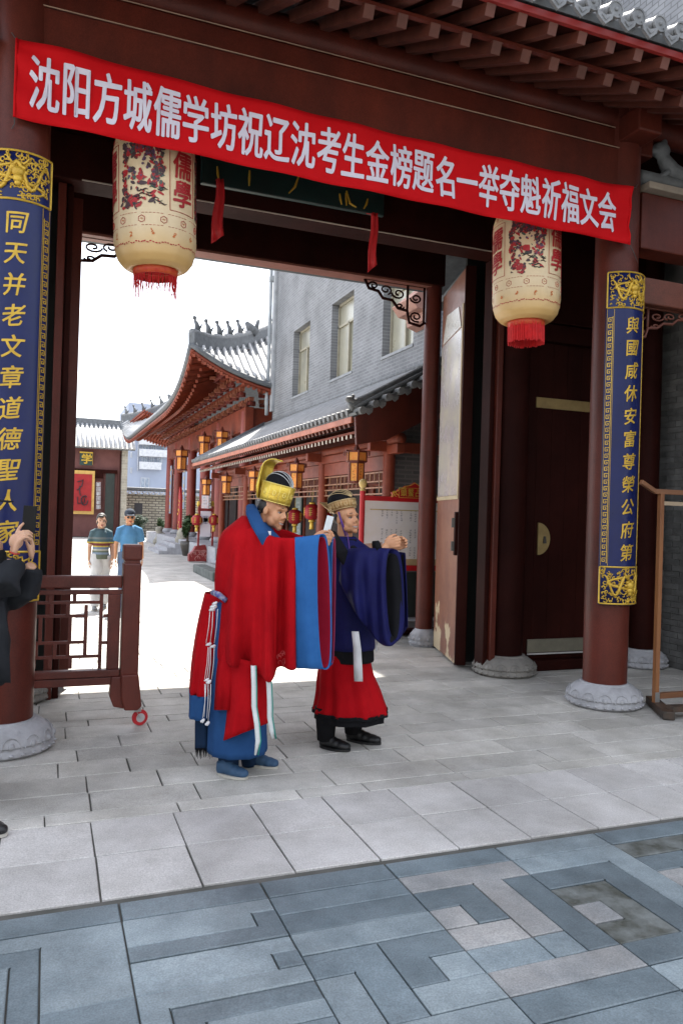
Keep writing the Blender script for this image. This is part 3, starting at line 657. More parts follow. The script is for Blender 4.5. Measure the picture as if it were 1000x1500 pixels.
def lantern(pos, rot, label, solidfringe, seed):
    t = thing('lantern', label, 'lantern', (0, 0, 0), group='big cream lanterns under the gate')
    R0 = .308; H = 1.05
    prof = [(.16, .012), (.20, .0), (.245, .025), (.28, .07), (.300, .13), (R0, .20), (R0, .55), (R0, .86), (.300, .93), (.28, .99), (.24, 1.03), (.17, 1.05)]
    def rad(z):
        for (ra, za), (rb, zb) in zip(prof[1:], prof[2:]):
            if za <= z <= zb: return ra + (rb - ra) * (z - za) / (zb - za)
        return .17
    body = MB(); n = 60; rows = []
    full = []
    for (ra, za), (rb, zb) in zip(prof, prof[1:]):
        for k in range(4): full.append((ra + (rb - ra) * k / 4, za + (zb - za) * k / 4))
    full.append(prof[-1])
    body.lathe((0, 0, 0), full, n, cap=False)
    body.v = [(x * (1 + .006 * math.cos(12 * math.atan2(y, x)) + .004 * math.sin(z * 34)), y * (1 + .006 * math.cos(12 * math.atan2(y, x)) + .004 * math.sin(z * 34)), z) for x, y, z in body.v]
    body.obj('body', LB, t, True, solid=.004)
    f = lambda a, z, h=.004: Vector(((rad(z) * 1.008 + h) * math.sin(a + rot), -(rad(z) * 1.008 + h) * math.cos(a + rot), z))
    rn = random.Random(seed); ms = [MB() for _ in PR]
    def dot(a, z, r, m, el=1.0, ang=0):
        k = 7; V = []
        for q in range(k):
            th = 2 * math.pi * q / k; rr = r * rn.uniform(.6, 1.25); dx = rr * math.cos(th) * el; dy = rr * math.sin(th) / el
            V.append(f(a + (dx * math.cos(ang) - dy * math.sin(ang)) / R0, z + dx * math.sin(ang) + dy * math.cos(ang), .0035 + rn.random() * .0015))
        ms[m].add(V, [tuple(range(k))])
    for p0 in (0, 2, 4):
        a0 = p0 * math.pi / 3; zc = .62
        for k in range(620):
            u, v = rn.uniform(-1, 1), rn.uniform(-1, 1)
            keep = (v > .55) or (u > .5 and v > -.35) or (u < -.72 and v > -1) or (v < -.6 and u < -.1) or (abs(u + .5) < .2 and abs(v - .05) < .16) or (rn.random() < .10)
            if not keep: continue
            m = rn.choice((0, 0, 1, 1, 2, 3)) if v > -.5 else rn.choice((0, 0, 1))
            if u < -.72: m = rn.choice((1, 1, 0))
            dot(a0 + u * .165 / R0 * (.93 + .2 * noise.noise((u * 3, v * 3, seed))), zc + v * .235 + .01 * math.sin(u * 7), rn.uniform(.007, .021), m, rn.uniform(1, 1.5), rn.uniform(0, 3))
        for k in range(16):      # loose brush strokes low on the picture
            u = rn.uniform(-.5, .9); v = rn.uniform(-.95, -.3); pts = [f(a0 + (u * .15 + .014 * q) / R0, zc + v * .23 + .006 * math.sin(q * 1.7 + k), .004) for q in range(5)]
            ms[rn.choice((1, 1, 2))].tube(pts, [.002, .005, .006, .004, .0015], 4)
        dot(a0 - .02, zc - .02, .038, 0, 1.2); dot(a0 + .03, zc - .06, .03, 1, 1.6)
        # framed characters
        a1 = a0 + math.pi / 3
        fr = [(-.115, .87), (.115, .87), (.115, .38), (-.115, .38), (-.115, .87)]
        for (p, q) in zip(fr, fr[1:]):
            ms[0].tube([f(a1 + (p[0] + (q[0] - p[0]) * k / 10) / R0, p[1] + (q[1] - p[1]) * k / 10, .003) for k in range(11)], .0022, 4)
        for i, ch in enumerate("儒學"):
            vs, fs = textmesh(ch, .215, .0045, 0, .88, 2); vs, fs = slicex(vs, fs, .02)
            ms[0].add([f(a1 + (v.x + v.y * .06) / R0, .735 - i * .215 + v.y + v.x * .08, .004 + v.z) for v in vs], fs)
    for zz in (.345, .255, .90, .96):                # printed dashed rings
        for k in range(70):
            if k % 7 == 6: continue
            a = 2 * math.pi * k / 70; ms[0].tube([f(a, zz, .002), f(a + .06, zz, .002)], .0016, 4)
    for k in range(12):
        a = 2 * math.pi * k / 12
        for zz, r in ((.30, .026), (.93, .02)):
            ms[0].tube([f(a + r * math.cos(q * math.pi / 3 + .5) / R0, zz + r * math.sin(q * math.pi / 3 + .5), .002) for q in range(7)], .0024, 4)
            ms[4].tube([f(a - .009 / R0, zz, .002), f(a - .003 / R0, zz + .006, .002), f(a + .004 / R0, zz - .004, .002), f(a + .01 / R0, zz + .004, .002)], .0024, 4)
        for q in range(5): dot(a + .26 + rn.uniform(-.03, .03), .20 + rn.uniform(-.02, .02), .008, 4, 1.6, q)
    for k in range(90): dot(2 * math.pi * k / 90, .135 + rn.uniform(-.007, .007), .007, 0, 1.5, rn.uniform(-.5, .5))
    p_ = MB()
    for i, q in enumerate(ms):
        p_.cur = i; p_.add(q.v, q.f)
    p_.obj('printing', PR, t)
    cr = MB(); cr.lathe((0, 0, 0), [(.165, .02), (.17, .0), (.165, -.045), (.155, -.045)], 30, cap=False); c1 = cr.obj('collar', mat('collar_red', (.50, .03, .015), .5, (.55, .10, .02), 30), t, True, solid=.004)
    fg = MB()
    if solidfringe:
        for k in range(120):
            a = 2 * math.pi * k / 120; r = .163 + rn.uniform(-.004, .004); fg.tube([(r * math.cos(a), r * math.sin(a), -.01), (r * 1.0 * math.cos(a + .01), r * math.sin(a + .01), -.19 + rn.uniform(-.012, .012))], .0048, 4)
    else:
        for k in range(130):
            a = 2 * math.pi * k / 130; r = .163 if k % 2 else .15; l = rn.uniform(.07, .2)
            fg.tube([(r * math.cos(a), r * math.sin(a), -.03), (r * math.cos(a) + rn.uniform(-.006, .006), r * math.sin(a), -.03 - l / 2), (r * math.cos(a) + rn.uniform(-.012, .012), r * math.sin(a), -.03 - l)], [.0024, .002, .0012], 4)
    o = fg.obj('fringe', FR, t); o['kind'] = 'stuff' if False else 'thing'
    MB().lathe((0, 0, 0), [(.17, 1.05), (.175, 1.08), (.12, 1.10), (.02, 1.11)], 24).tube([(0, 0, 1.1), (0, 0, 1.5)], .006, 6).obj('cap', mat('collar_red', (.5, .03, .015)), t, True)
    t.location = pos; return t
lp = ony(231, 300, 6.1); lz = ony(231, 398, 6.1).z
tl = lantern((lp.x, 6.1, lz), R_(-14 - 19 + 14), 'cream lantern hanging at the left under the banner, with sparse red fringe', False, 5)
rp_ = ony(772, 400, 6.1); rz = ony(768, 473, 6.1).z
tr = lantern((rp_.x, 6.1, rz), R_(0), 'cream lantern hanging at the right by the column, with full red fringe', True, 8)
# make each lantern face the street obliquely (rotation is of the printed panels)
tl.rotation_euler = (R_(1.5), R_(-2.0), R_(0) + math.atan2(lp.x, 6.1) * -1); tr.rotation_euler = (0, R_(-1.2), -math.atan2(rp_.x, 6.1))
for t, p in ((tl, lp), (tr, rp_)):
    pass
# ================================================================ WOODEN BARRIER
bar = thing('barrier', 'low red brown lattice barrier with a red castor, beside the left column', 'barrier', (.3, 6.2, 0))
BM = mat('barrier_paint', (.15, .024, .013), .45, (.095, .016, .009), 4, grime=.3, bump=.15, bscale=30, stretch=(1, 1, .5))
Y0 = 6.2
def bx(name, px0, py0, px1, py1, d=.05, par=bar, bev=.004, y=Y0, m=BM):
    a = ony(px0, py1, y); b = ony(px1, py0, y); return MB().box(a.x, b.x, y - d / 2, y + d / 2, a.z, b.z).obj(name, m, par, bevel=bev)
ps = MB().box(.565, .70, 6.13, 6.27, .38, 1.28).obj('post', BM, bar, bevel=.012)
MB().box(.562, .703, 6.127, 6.273, 1.30, 1.425).obj('post_cap', BM, ps, bevel=.015)
MB().box(.575, .69, 6.14, 6.26, 1.275, 1.305).obj('post_neck', BM, ps)
ft = MB(); prf = [(.57, .42), (.70, .42), (.73, .17), (.70, .14), (.60, .145), (.575, .24)]
ft.prism(prf, 6.10, 6.30); ft.obj('foot', BM, bar, bevel=.01)
ft = MB(); ft.prism([(.50, .40), (.57, .40), (.60, .15), (.52, .17), (.49, .25)], 6.14, 6.26); ft.obj('foot_block', BM, bar, bevel=.008)
MB().box(-.45, .562, 6.16, 6.24, 1.085, 1.18).obj('top_rail', BM, bar, bevel=.01)
MB().box(-.45, .562, 6.175, 6.225, 1.035, 1.07).obj('under_rail', BM, bar, bevel=.004)
MB().box(-.45, .562, 6.17, 6.23, .335, .395).obj('bottom_rail', BM, bar, bevel=.006)
MB().box(-.45, .562, 6.16, 6.24, .40, .455).obj('bottom_rail', BM, bar, bevel=.006)
MB().box(.462, .555, 6.175, 6.225, .456, 1.034).obj('stile', BM, bar, bevel=.004)
zc = lambda x, y: ony(x / 3, 640 + y / 3, Y0)
for (xa_, xb_, yy) in ((100, 448, 728), (100, 380, 788), (455, 506, 785), (100, 372, 905), (448, 506, 903), (100, 440, 968)):
    a, b = zc(xa_, yy), zc(xb_, yy); MB().box(a.x, b.x, 6.19, 6.21, (a.z + b.z) / 2 - .012, (a.z + b.z) / 2 + .012).obj('lattice_bar', BM, bar, bevel=.002)
for (xx, ya, yb) in ((448, 680, 1018), (380, 738, 965), (310, 790, 903), (180, 790, 903), (225, 672, 726), (242, 908, 966), (300, 908, 966), (160, 908, 966), (150, 672, 726), (330, 672, 726), (300, 735, 786), (230, 735, 786), (310, 972, 1018), (150, 972, 1018), (222, 970, 1018), (130, 730, 786)):
    a, b = zc(xx, ya), zc(xx, yb); MB().box(a.x - .0135, a.x + .0135, 6.187, 6.213, b.z, a.z).obj('lattice_bar', BM, bar, bevel=.002)
wc = ony(205, 1052, 6.2); wc.z = .062
wheel = MB()
for k in range(2): pass
wheel.lathe((0, 0, 0), [(.036, -.016), (.058, -.016), (.062, -.01), (.062, .01), (.058, .016), (.036, .016)], 28)
wheel.v = [(a[0], a[2], a[1]) for a in wheel.v]; MM = Matrix.Translation((wc.x, 6.2, .062)) @ Matrix.Rotation(R_(15), 4, 'Z'); wheel.v = [tuple(MM @ Vector(p)) for p in wheel.v]
wo = wheel.obj('wheel', mat('castor_red', (.62, .02, .03), .4), bar, True, auto=40)
hb = MB(); hb.lathe((0, 0, 0), [(.0, -.017), (.035, -.017), (.035, .017), (0, .017)], 20); hb.v = [tuple(MM @ Vector((a[0], a[2], a[1]))) for a in hb.v]; hb.obj('hub', mat('castor_hub', (.6, .6, .6), .4), wo)
MB().box(wc.x - .045, wc.x + .005, 6.16, 6.24, .115, .15).bar((wc.x - .035, 6.176, .13), (wc.x, 6.176, .062), .03, .004).bar((wc.x - .035, 6.224, .13), (wc.x, 6.224, .062), .03, .004).obj('castor_bracket', mat('zinc', (.5, .5, .5), .35, metal=.8), bar)
# ================================================================ TIMBER STAND at the right
WD = mat('oiled_wood', (.30, .125, .045), .5, (.17, .065, .025), 5, bump=.2, bscale=40, stretch=(1, 1, .15)); WDH = mat('oiled_wood_h', (.24, .105, .045), .5, (.14, .06, .03), 5, bump=.2, bscale=40, stretch=(.15, 1, 1))
std = thing('timber_stand', 'tall slim timber stand on a dark base beside the right column', 'stand', (5.25, 5.53, 0))
MB().box(5.225, 5.268, 5.50, 5.545, .07, 1.985).obj('post', WD, std, bevel=.003)
MB().bar((5.17, 5.52, 2.005), (6.6, 5.52, 2.005), .035, .045).obj('top_rail', WDH, std, bevel=.004)
MB().bar((5.17, 5.52, 2.005), (4.99, 5.50, 2.085), .035, .04).obj('rail_end', WDH, std, bevel=.004)
MB().bar((5.268, 5.52, 1.90), (6.6, 5.52, 1.90), .025, .035).obj('lower_rail', mat('pale_rail', (.4, .3, .2), .6), std)
MB().bar((5.10, 5.20, .04), (5.40, 5.74, .04), .10, .07).obj('base_board', mat('dark_base', (.035, .028, .022), .5, (.09, .05, .03), 8), std, bevel=.006)
MB().bar((5.27, 5.53, .13), (6.6, 5.53, .13), .05, .05).obj('foot_rail', WDH, std, bevel=.004)
MB().bar((5.15, 5.25, .09), (6.6, 5.25, .04), .09, .05).obj('base_rail', mat('dark_base', (.03, .03, .03)), std, bevel=.004)
MB().box(5.222, 5.271, 5.495, 5.499, .08, .17).obj('metal_plate', mat('zinc', (.5, .5, .5)), std)
# ================================================================ BRICK SIDE WALL (faces the passage)
BK = mat('grey_brick', (.15, .148, .142), .8, (.085, .084, .08), 6, bump=.4, rnd=.3); BKM = mat('brick_mortar', (.16, .155, .145), .9)
sw = thing('side_wall', 'dark grey brick side wall with a recessed panel, at the right edge behind the column', 'wall', (7.1, 6.5, 0))
MB().box(7.012, 7.4, 3.0, 7.9, 0, 5.2).obj('mortar_core', BKM, sw)
r = 0; z = .002; bp0 = None; bricks = 0
def brick(y0, y1, z0, z1, x=7.0, name='brick'):
    global bp0
    MB().box(x, x + .05, y0 + .004, y1 - .004, z0 + .004, z1 - .004).obj(name, BK, sw, bevel=.0)
while z < 4.1:
    h = .072; y = 7.9 - (r % 2) * .12
    inpanel = 1.30 < z < 3.25
    while y > 5.7:
        y0 = y - .245
        if inpanel and y0 < 6.98:
            if y > 6.98: brick(6.98, y, z, z + h)
            break
        if vis((7.0, y0, z), 60) or vis((7.0, y, z), 60): brick(y0, y, z, z + h)
        y -= .245
    z += h; r += 1
zz = 1.30
while zz < 3.25:
    brick(6.86, 6.972, zz, zz + .075, 6.985); zz += .078
MB().box(6.975, 7.02, 6.2, 6.855, 1.31, 3.24).obj('panel', mat('slate_panel', (.035, .04, .04), .45, (.05, .055, .05), 4), sw)
# ================================================================ INFORMATION BOARD
ib = thing('notice_board', 'red framed notice board with white poster, behind the man in the blue robe', 'notice board', (5.0, 10.0, 0))
RED = mat('board_red', (.52, .012, .018), .4, (.45, .01, .014), 4); YL = mat('yellow_gold', (.78, .52, .08), .4, metal=.2)
f_ = lambda px, py: ony(px, py, 10.0)
a = f_(534, 733); b = f_(600, 828); xr = a.x + 1.46; zt = a.z; zb = b.z
pnl = MB().box(a.x, xr, 9.985, 10.01, zb, zt).obj('poster', mat('poster_white2', (.84, .79, .79), .5, (.78, .69, .61), 1.6), ib)
ink = MB(); rn = random.Random(2)
for gx in range(15):
    for seg, (za, zb_) in enumerate(((.80, .60), (.52, .32), (.27, .1))):
        if gx % 6 == 5: continue
        xx = a.x + .27 + gx * .075; zq = za - rn.uniform(0, .02)
        ze = zb_ + rn.uniform(0, .1)
        while zq > ze:
            for q in range(3):
                if rn.random() < .75: ink.bar((xx + rn.uniform(-.02, 0), 9.9835, zb + zq - q * .008), (xx + rn.uniform(.0, .022), 9.9835, zb + zq - q * .008), .002, .0035)
            ink.bar((xx, 9.9835, zb + zq), (xx, 9.9835, zb + zq - .02), .002, .003); zq -= .034
ink.obj('small_print', mat('ink_grey', (.20, .17, .2), .7), pnl)
MB().box(a.x + .08, xr - .08, 9.982, 9.9845, zt - .13, zt - .115).obj('gold_line', mat('pale_gold', (.62, .46, .2), .5), pnl)
MB().box(a.x + .0, xr, 9.982, 9.9845, zb, zb + .09).obj('ochre_band', mat('ochre', (.62, .42, .22), .5), pnl)
tw = MB(); tw.prism([(a.x + .0, zb + .3), (a.x + .28, zb + .33), (a.x + .3, zb + .10), (a.x, zb + .10)], 9.983, 9.9845); tw.obj('printed_picture', mat('print_orange2', (.60, .36, .24), .5, (.50, .40, .38), 9), pnl)
tw = MB(); tw.prism([(a.x + .2, zb + .2), (a.x + .24, zb + .27), (a.x + .3, zb + .2), (a.x + .34, zb + .24), (a.x + .3, zb + .14), (a.x + .2, zb + .14)], 9.981, 9.9825); tw.obj('printed_figure', mat('ink_grey', (.2, .17, .2)), pnl)
fx = a.x - .035
for x in (fx, xr + .035):
    p = MB().tube([(x, 10.0, .03), (x, 10.0, zt + .13)], .038, 14).obj('frame_post', RED, ib, True, auto=50)
    MB().lathe((x, 10.0, zt + .13), [(.02, 0), (.045, .015), (.025, .04), (.05, .07), (.062, .11), (.05, .15), (.02, .17), (.0, .175)], 14, cap=False).obj('finial', mat('pine_gold', (.66, .46, .16), .5), p, True)
MB().box(fx, xr, 9.97, 10.03, zt, zt + .07).obj('frame_rail', RED, ib, bevel=.006)
MB().box(fx, xr, 9.97, 10.03, zb - .08, zb).obj('frame_rail', RED, ib, bevel=.006)
MB().box(fx, xr, 9.98, 10.02, zb - .75, zb - .10).obj('lower_panel', mat('dark_panel', (.03, .035, .03), .5), ib, bevel=.004)
MB().box(fx - .1, xr + .1, 9.9, 10.1, 0.02, .09).obj('foot', LACD, ib, bevel=.006)
cx = ony(605, 720, 10).x; cw = .3
cr = MB(); pl = [(-.72, 0), (-.66, .05), (-.70, .10), (-.55, .13), (-.50, .17), (-.38, .19), (-.30, .24), (-.15, .26), (0, .32), (.15, .26), (.30, .24), (.38, .19), (.50, .17), (.55, .13), (.70, .10), (.66, .05), (.72, 0)]
pl = [(x_ * .52, z_ * .72) for x_, z_ in pl]
cr.prism([(cx + u, zt + .055 + v) for u, v in pl], 9.955, 9.99); crs = cr.obj('crest', RED, ib)
gl = MB(); gl.tube([(cx + u * .96, 9.952, zt + .06 + v * .94) for u, v in pl], .006, 5)
for (u0, u1) in ((-.25, .25),): gl.tube([(cx + u0, 9.95, zt + .06), (cx + u1, 9.95, zt + .06), (cx + u1, 9.95, zt + .20), (cx + u0, 9.95, zt + .20), (cx + u0, 9.95, zt + .06)], .004, 5)
for sx in (-1, 1):
    for k in range(4): gl.tube([(cx + sx * (.29 + .018 * k) + .025 * math.cos(q), 9.95, zt + .09 + .02 * k * (k < 3) + .02 * math.sin(q)) for q in range(6)], .004, 4)
for i, ch in enumerate("頭鰲占獨"):
    vs, fs = textmesh(ch, .125, .0015, 0, .8); gl.add([Vector((cx - .175 + i * .112 + v.x, 9.948 - v.z, zt + .135 + v.y)) for v in vs], fs)
gl.obj('gilding', YL, crs)
# ================================================================ COURTYARD: GALLERY
def brickmat(name, c1, c2, cm, sc_, bw=.25, bh=.07, rough=.85, axis='YZ', ms=.012, bump=.5):
    m = bpy.data.materials.new(name); m.use_nodes = True; t = m.node_tree; N = t.nodes; L = t.links; b = N['Principled BSDF']; b.inputs['Roughness'].default_value = rough
    tc = N.new('ShaderNodeTexCoord'); s = N.new('ShaderNodeSeparateXYZ'); cb = N.new('ShaderNodeCombineXYZ'); L.new(tc.outputs['Object'], s.inputs[0])
    L.new(s.outputs[{'X': 0, 'Y': 1}[axis[0]]], cb.inputs[0]); L.new(s.outputs[2], cb.inputs[1])
    bt = N.new('ShaderNodeTexBrick'); L.new(cb.outputs[0], bt.inputs[0]); bt.inputs['Scale'].default_value = 1; bt.inputs['Brick Width'].default_value = bw; bt.inputs['Row Height'].default_value = bh
    bt.inputs['Mortar Size'].default_value = ms; bt.inputs['Color1'].default_value = (*c1, 1); bt.inputs['Color2'].default_value = (*c2, 1); bt.inputs['Mortar'].default_value = (*cm, 1); bt.inputs['Bias'].default_value = -.2
    n = N.new('ShaderNodeTexNoise'); n.inputs['Scale'].default_value = 1.3; n.inputs['Detail'].default_value = 8; L.new(tc.outputs['Object'], n.inputs[0])
    mr = N.new('ShaderNodeMapRange'); mr.inputs[1].default_value = .3; mr.inputs[2].default_value = .7; mr.inputs[3].default_value = .8; mr.inputs[4].default_value = 1.2; L.new(n.outputs[0], mr.inputs[0])
    hs = N.new('ShaderNodeHueSaturation'); L.new(bt.outputs[0], hs.inputs['Color']); L.new(mr.outputs[0], hs.inputs['Value']); L.new(hs.outputs[0], b.inputs['Base Color'])
    bp = N.new('ShaderNodeBump'); bp.inputs['Strength'].default_value = bump; bp.inputs['Distance'].default_value = .012; bp.invert = True; L.new(bt.outputs['Fac'], bp.inputs['Height']); L.new(bp.outputs[0], b.inputs['Normal'])
    return m
GBR = brickmat('grey_facade_brick', (.185, .188, .195), (.14, .143, .15), (.225, .228, .235), 1)
GBRX = brickmat('grey_facade_brick_x', (.235, .245, .265), (.175, .185, .205), (.31, .32, .34), 1, axis='XZ')
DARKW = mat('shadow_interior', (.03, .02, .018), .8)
gl = thing('gallery', 'low covered gallery with grey tiled roof and red columns along the right of the courtyard', 'gallery', (5.2, 16.5, 0))
GX0, GX1, GY0, GY1 = 4.08, 6.30, 10.32, 23.3
Z0, Z1 = 3.14, 4.36
rs = lambda x: Z0 + (Z1 - Z0) * (x - GX0) / (GX1 - GX0)
MB().box(GX0 + .5, GX1, GY0 + .1, GY1, 0, .14).obj('platform', mat('platform_stone', (.30, .30, .30), .8), gl, bevel=.01)
MB().sheet([[(GX0, GY0, Z0), (GX1, GY0, Z1)], [(GX0, GY1, Z0), (GX1, GY1, Z1)]]).obj('roof_deck', TILED, gl, solid=.05)
tr_ = MB(); 
tr_.tube([(GX0 - .05, 0, Z0 + .06), (GX0 + .02, 0, rs(GX0 + .02) + .065), (GX1, 0, Z1 + .065)], .052, 8)
first = None; y = GY0 + .12
while y < GY1:
    if first is None:
        first = tr_.obj('tile_row', TILEL, None, True, auto=50); first.location = (0, y, 0); attach(first, gl)
    else: share('tile_row', first, (0, y, 0), gl)
    y += .2
MB().box(GX0 - .02, GX0 + .01, GY0, GY1, Z0 - .09, Z0 - .005).obj('fascia', mat('fascia_orange', (.42, .12, .06), .5), gl)
for nm, x0, x1, dz, mm, s in (('flying_rafter', GX0 + .02, GX0 + .9, -.115, LACE, .06), ('rafter', GX0 + .22, GX0 + 1.0, -.23, LACE, .065)):
    f0 = None; y = GY0 + .2
    while y < GY1:
        if f0 is None:
            q = MB(); q.bar((x0, 0, Z0 + dz), (x1, 0, Z0 + dz + (x1 - x0) * .42), s, s)
            f0 = q.obj(nm, mm, None); f0.location = (0, y, 0); attach(f0, gl)
            if nm == 'rafter':
                e0 = MB().box(x0 - .012, x0 - .001, -.028, .028, Z0 + dz - .03, Z0 + dz + .028).obj('rafter_tip', mat('rafter_tip', (.62, .56, .48), .5), None); e0.location = (0, y, 0); attach(e0, gl)
        else:
            share(nm, f0, (0, y, 0), gl)
            if nm == 'rafter': share('rafter_tip', e0, (0, y, 0), gl)
        y += .185
MB().box(GX0 + .20, GX0 + .23, GY0, GY1, Z0 - .20, Z0 - .165).obj('edge_board', LACO, gl)
MB().sheet([[(GX0 + .02, GY0, Z0 - .07), (GX1, GY0, Z0 + .86)], [(GX0 + .02, GY1, Z0 - .07), (GX1, GY1, Z0 + .86)]]).obj('eave_boarding', LACO, gl, solid=.02)
for y in (10.8, 13.8, 16.8, 19.8, 22.8):
    c_ = MB().lathe((4.9, y, 0), [(.095, .14), (.095, 2.9)], 20).obj('column', LACO, gl, True, auto=50)
    MB().lathe((4.9, y, 0), [(.16, .14), (.17, .18), (.15, .24), (.11, .26)], 16).obj('column_base', STONE, c_, True)
    MB().box(4.55, 6.2, y - .06, y + .06, 2.70, 2.86).obj('tie_beam', LACO, gl, bevel=.01)
MB().box(4.83, 4.97, GY0 + .05, GY1, 2.66, 2.80).obj('eave_beam', LACO, gl, bevel=.01)
MB().tube([(4.9, GY0 + .05, 2.88), (4.9, GY1, 2.88)], .08, 12).obj('purlin', LACO, gl, True)
# lattice friezes between the columns
lr = random.Random(11)
for y0 in (10.9, 13.9, 16.9, 19.9):
    lb = MB()
    for zz in (2.06, 2.16, 2.26, 2.40): lb.bar((4.9, y0, zz), (4.9, y0 + 2.8, zz), .02, .022)
    for k in range(15):
        yy = y0 + .05 + k * .19; a_, b_ = lr.choice(((2.06, 2.26), (2.16, 2.40), (2.06, 2.16), (2.26, 2.40), (2.06, 2.40)))
        lb.bar((4.9, yy, a_), (4.9, yy, b_), .02, .022, Vector((0, 1, 0)))
    lb.obj('lattice', mat('lattice_wood', (.30, .13, .06), .5), gl)
    MB().box(4.88, 4.92, y0, y0 + 2.8, 2.43, 2.655).obj('frieze_board', LACO, gl)
# back wall with doors and panels
MB().box(6.12, 6.25, GY0 + .6, GY1, .14, 3.6).obj('back_wall', mat('plaster_red', (.19, .05, .032), .7, (.13, .04, .03), 2), gl)
for k in range(8):
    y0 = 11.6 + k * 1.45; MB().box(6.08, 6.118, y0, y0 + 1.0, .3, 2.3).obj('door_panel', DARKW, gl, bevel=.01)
    q = MB().bar((6.06, y0, .3), (6.06, y0, 2.32), .05, .05).bar((6.06, y0 + 1, .3), (6.06, y0 + 1, 2.32), .05, .05).bar((6.06, y0, 2.32), (6.06, y0 + 1, 2.32), .05, .05)
    q.obj('door_frame', LACO, gl)
for k in range(26):
    for j in range(6):
        pass
MB().box(5.05, 6.12, GY0 + .62, GY0 + .72, .14, 3.3).obj('end_wall', brickmat('end_brick', (.13, .13, .125), (.09, .09, .088), (.17, .165, .155), 1, axis='XZ'), gl)
# gable verge: barge board and verge tiles
bb = MB(); bb.prism([(GX0 + .03, Z0 - .42), (GX0 + .0, Z0 - .02), (GX1, Z1 - .02), (GX1, Z1 - .62), (GX0 + .5, Z0 - .32)], GY0 - .12, GY0 - .06); bb.obj('barge_board', LAC, gl, bevel=.005)
MB().sheet([[(GX0 - .02, GY0 - .18, Z0 + .02), (GX1, GY0 - .18, Z1 + .02)], [(GX0 - .02, GY0 + .1, Z0 + .02), (GX1, GY0 + .1, Z1 + .02)]]).obj('verge_deck', TILED, gl, solid=.04)
MB().tube([(GX0 - .04, GY0 + .02, Z0 + .14), (GX0 + .3, GY0 + .02, rs(GX0 + .3) + .15), (GX1, GY0 + .02, Z1 + .17)], .075, 10).obj('verge_ridge', TILED, gl, True)
MB().tube([(GX0 + .02, GY0 - .06, Z0 + .12), (GX1, GY0 - .06, Z1 + .13)], .035, 8).obj('verge_ridge', TILED, gl, True)
be = MB(); be.ball((GX0 - .05, GY0 + .0, Z0 + .24), (.07, .05, .05)).tube([(GX0 + .15, GY0, Z0 + .22), (GX0 - .02, GY0, Z0 + .21), (GX0 - .1, GY0, Z0 + .27)], [.05, .05, .02], 7).ball((GX0, GY0, Z0 + .29), .03); be.obj('verge_finial', TILE, gl, True)
vt = MB(); vt.tube([(0, GY0 - .26, 0), (0, GY0 + .0, .01)], .055, 12); vt.lathe((0, 0, 0), [(.0, 0)], 3) if False else None
x = GX0 + .06; k = 0; f0 = None
while x < GX1:
    if f0 is None:
        f0 = vt.obj('verge_tile', TILE, None, True, auto=50); f0.location = (x, 0, rs(x) + .03); attach(f0, gl)
        dv = MB(); dv.prism([(-.06, .0), (-.05, -.05), (0, -.09), (.05, -.05), (.06, 0)], GY0 - .24, GY0 - .22); d0 = dv.obj('verge_drip', TILE, None); d0.location = (x + .1, 0, rs(x + .1) + .01); attach(d0, gl)
    else: share('verge_tile', f0, (x, 0, rs(x) + .03), gl); share('verge_drip', d0, (x + .1, 0, rs(x + .1) + .01), gl)
    x += .2
MB().tube([(GX1 - .02, GY0 - .1, Z1 + .11), (GX1 - .02, GY1, Z1 + .11)], .06, 8).obj('wall_flashing', TILE, gl, True)
MB().tube([(GX1 - .1, GY0 - .1, Z1 + .03), (GX1 - .1, GY1, Z1 + .03)], .035, 8).obj('wall_flashing', TILED, gl, True)
MB().tube([(GX0 + .1, GY1, Z0 + .1), (GX1, GY1, Z1 + .12)], .09, 8).obj('end_ridge', TILED, gl, True)
# palace lanterns
PAP = mat('lantern_paper', (.85, .27, .045), .6, (.85, .42, .10), 14)
LFR = mat('lantern_frame', (.16, .035, .02), .5)
def palace(x, y, z, label, s=1.0):
    t = thing('palace_lantern', label, 'lantern', (0, 0, 0), group='palace lanterns under the gallery eave')
    fr = MB(); pp = MB(); n = 6
    def ring(r, z): return [Vector((r * math.cos(math.pi * 2 * k / n + .3), r * math.sin(math.pi * 2 * k / n + .3), z)) for k in range(n)]
    for (r, za, zb) in ((.125, 0, .30), (.165, .32, .47)):
        A, B = ring(r, za), ring(r, zb)
        for k in range(n):
            k2 = (k + 1) % n; pp.add([A[k] * .97 + Vector((0, 0, za * .03)), A[k2] * .97 + Vector((0, 0, za * .03)), B[k2] * .97 + Vector((0, 0, zb * .03)), B[k] * .97 + Vector((0, 0, zb * .03))], [(0, 1, 2, 3)])
            fr.bar(A[k], B[k], .02, .02); fr.bar(A[k], A[k2], .02, .02); fr.bar(B[k], B[k2], .02, .022)
    for p in ring(.21, .48): fr.bar(p, Vector((p.x * .1, p.y * .1, .49)), .02, .02); fr.bar(p, p + Vector((0, 0, -.07)), .016, .016)
    fr.lathe((0, 0, 0), [(.10, -.02), (.14, 0), (.14, .01), (.02, .02)], 6); fr.lathe((0, 0, 0), [(.17, .475), (.185, .485), (.06, .50), (.012, .6)], 6)
    pp.obj('panes', PAP, t); fr.obj('frame', LFR, t)
    mk = MB(); rn = random.Random(int(y * 10))
    for k in range(n):
        a = math.pi * 2 * (k + .5) / n + .3; ux = Vector((-math.sin(a), math.cos(a), 0)); o = Vector((math.cos(a), math.sin(a), 0)) * .108
        for q in range(5): mk.bar(o + ux * rn.uniform(-.03, .03) + Vector((0, 0, .06 + q * .045)), o + ux * rn.uniform(-.03, .03) + Vector((0, 0, .08 + q * .045)), .006, .003)
    mk.obj('printing', LFR, t)
    t.location = (x, y, z); t.scale = (s, s, s); return t
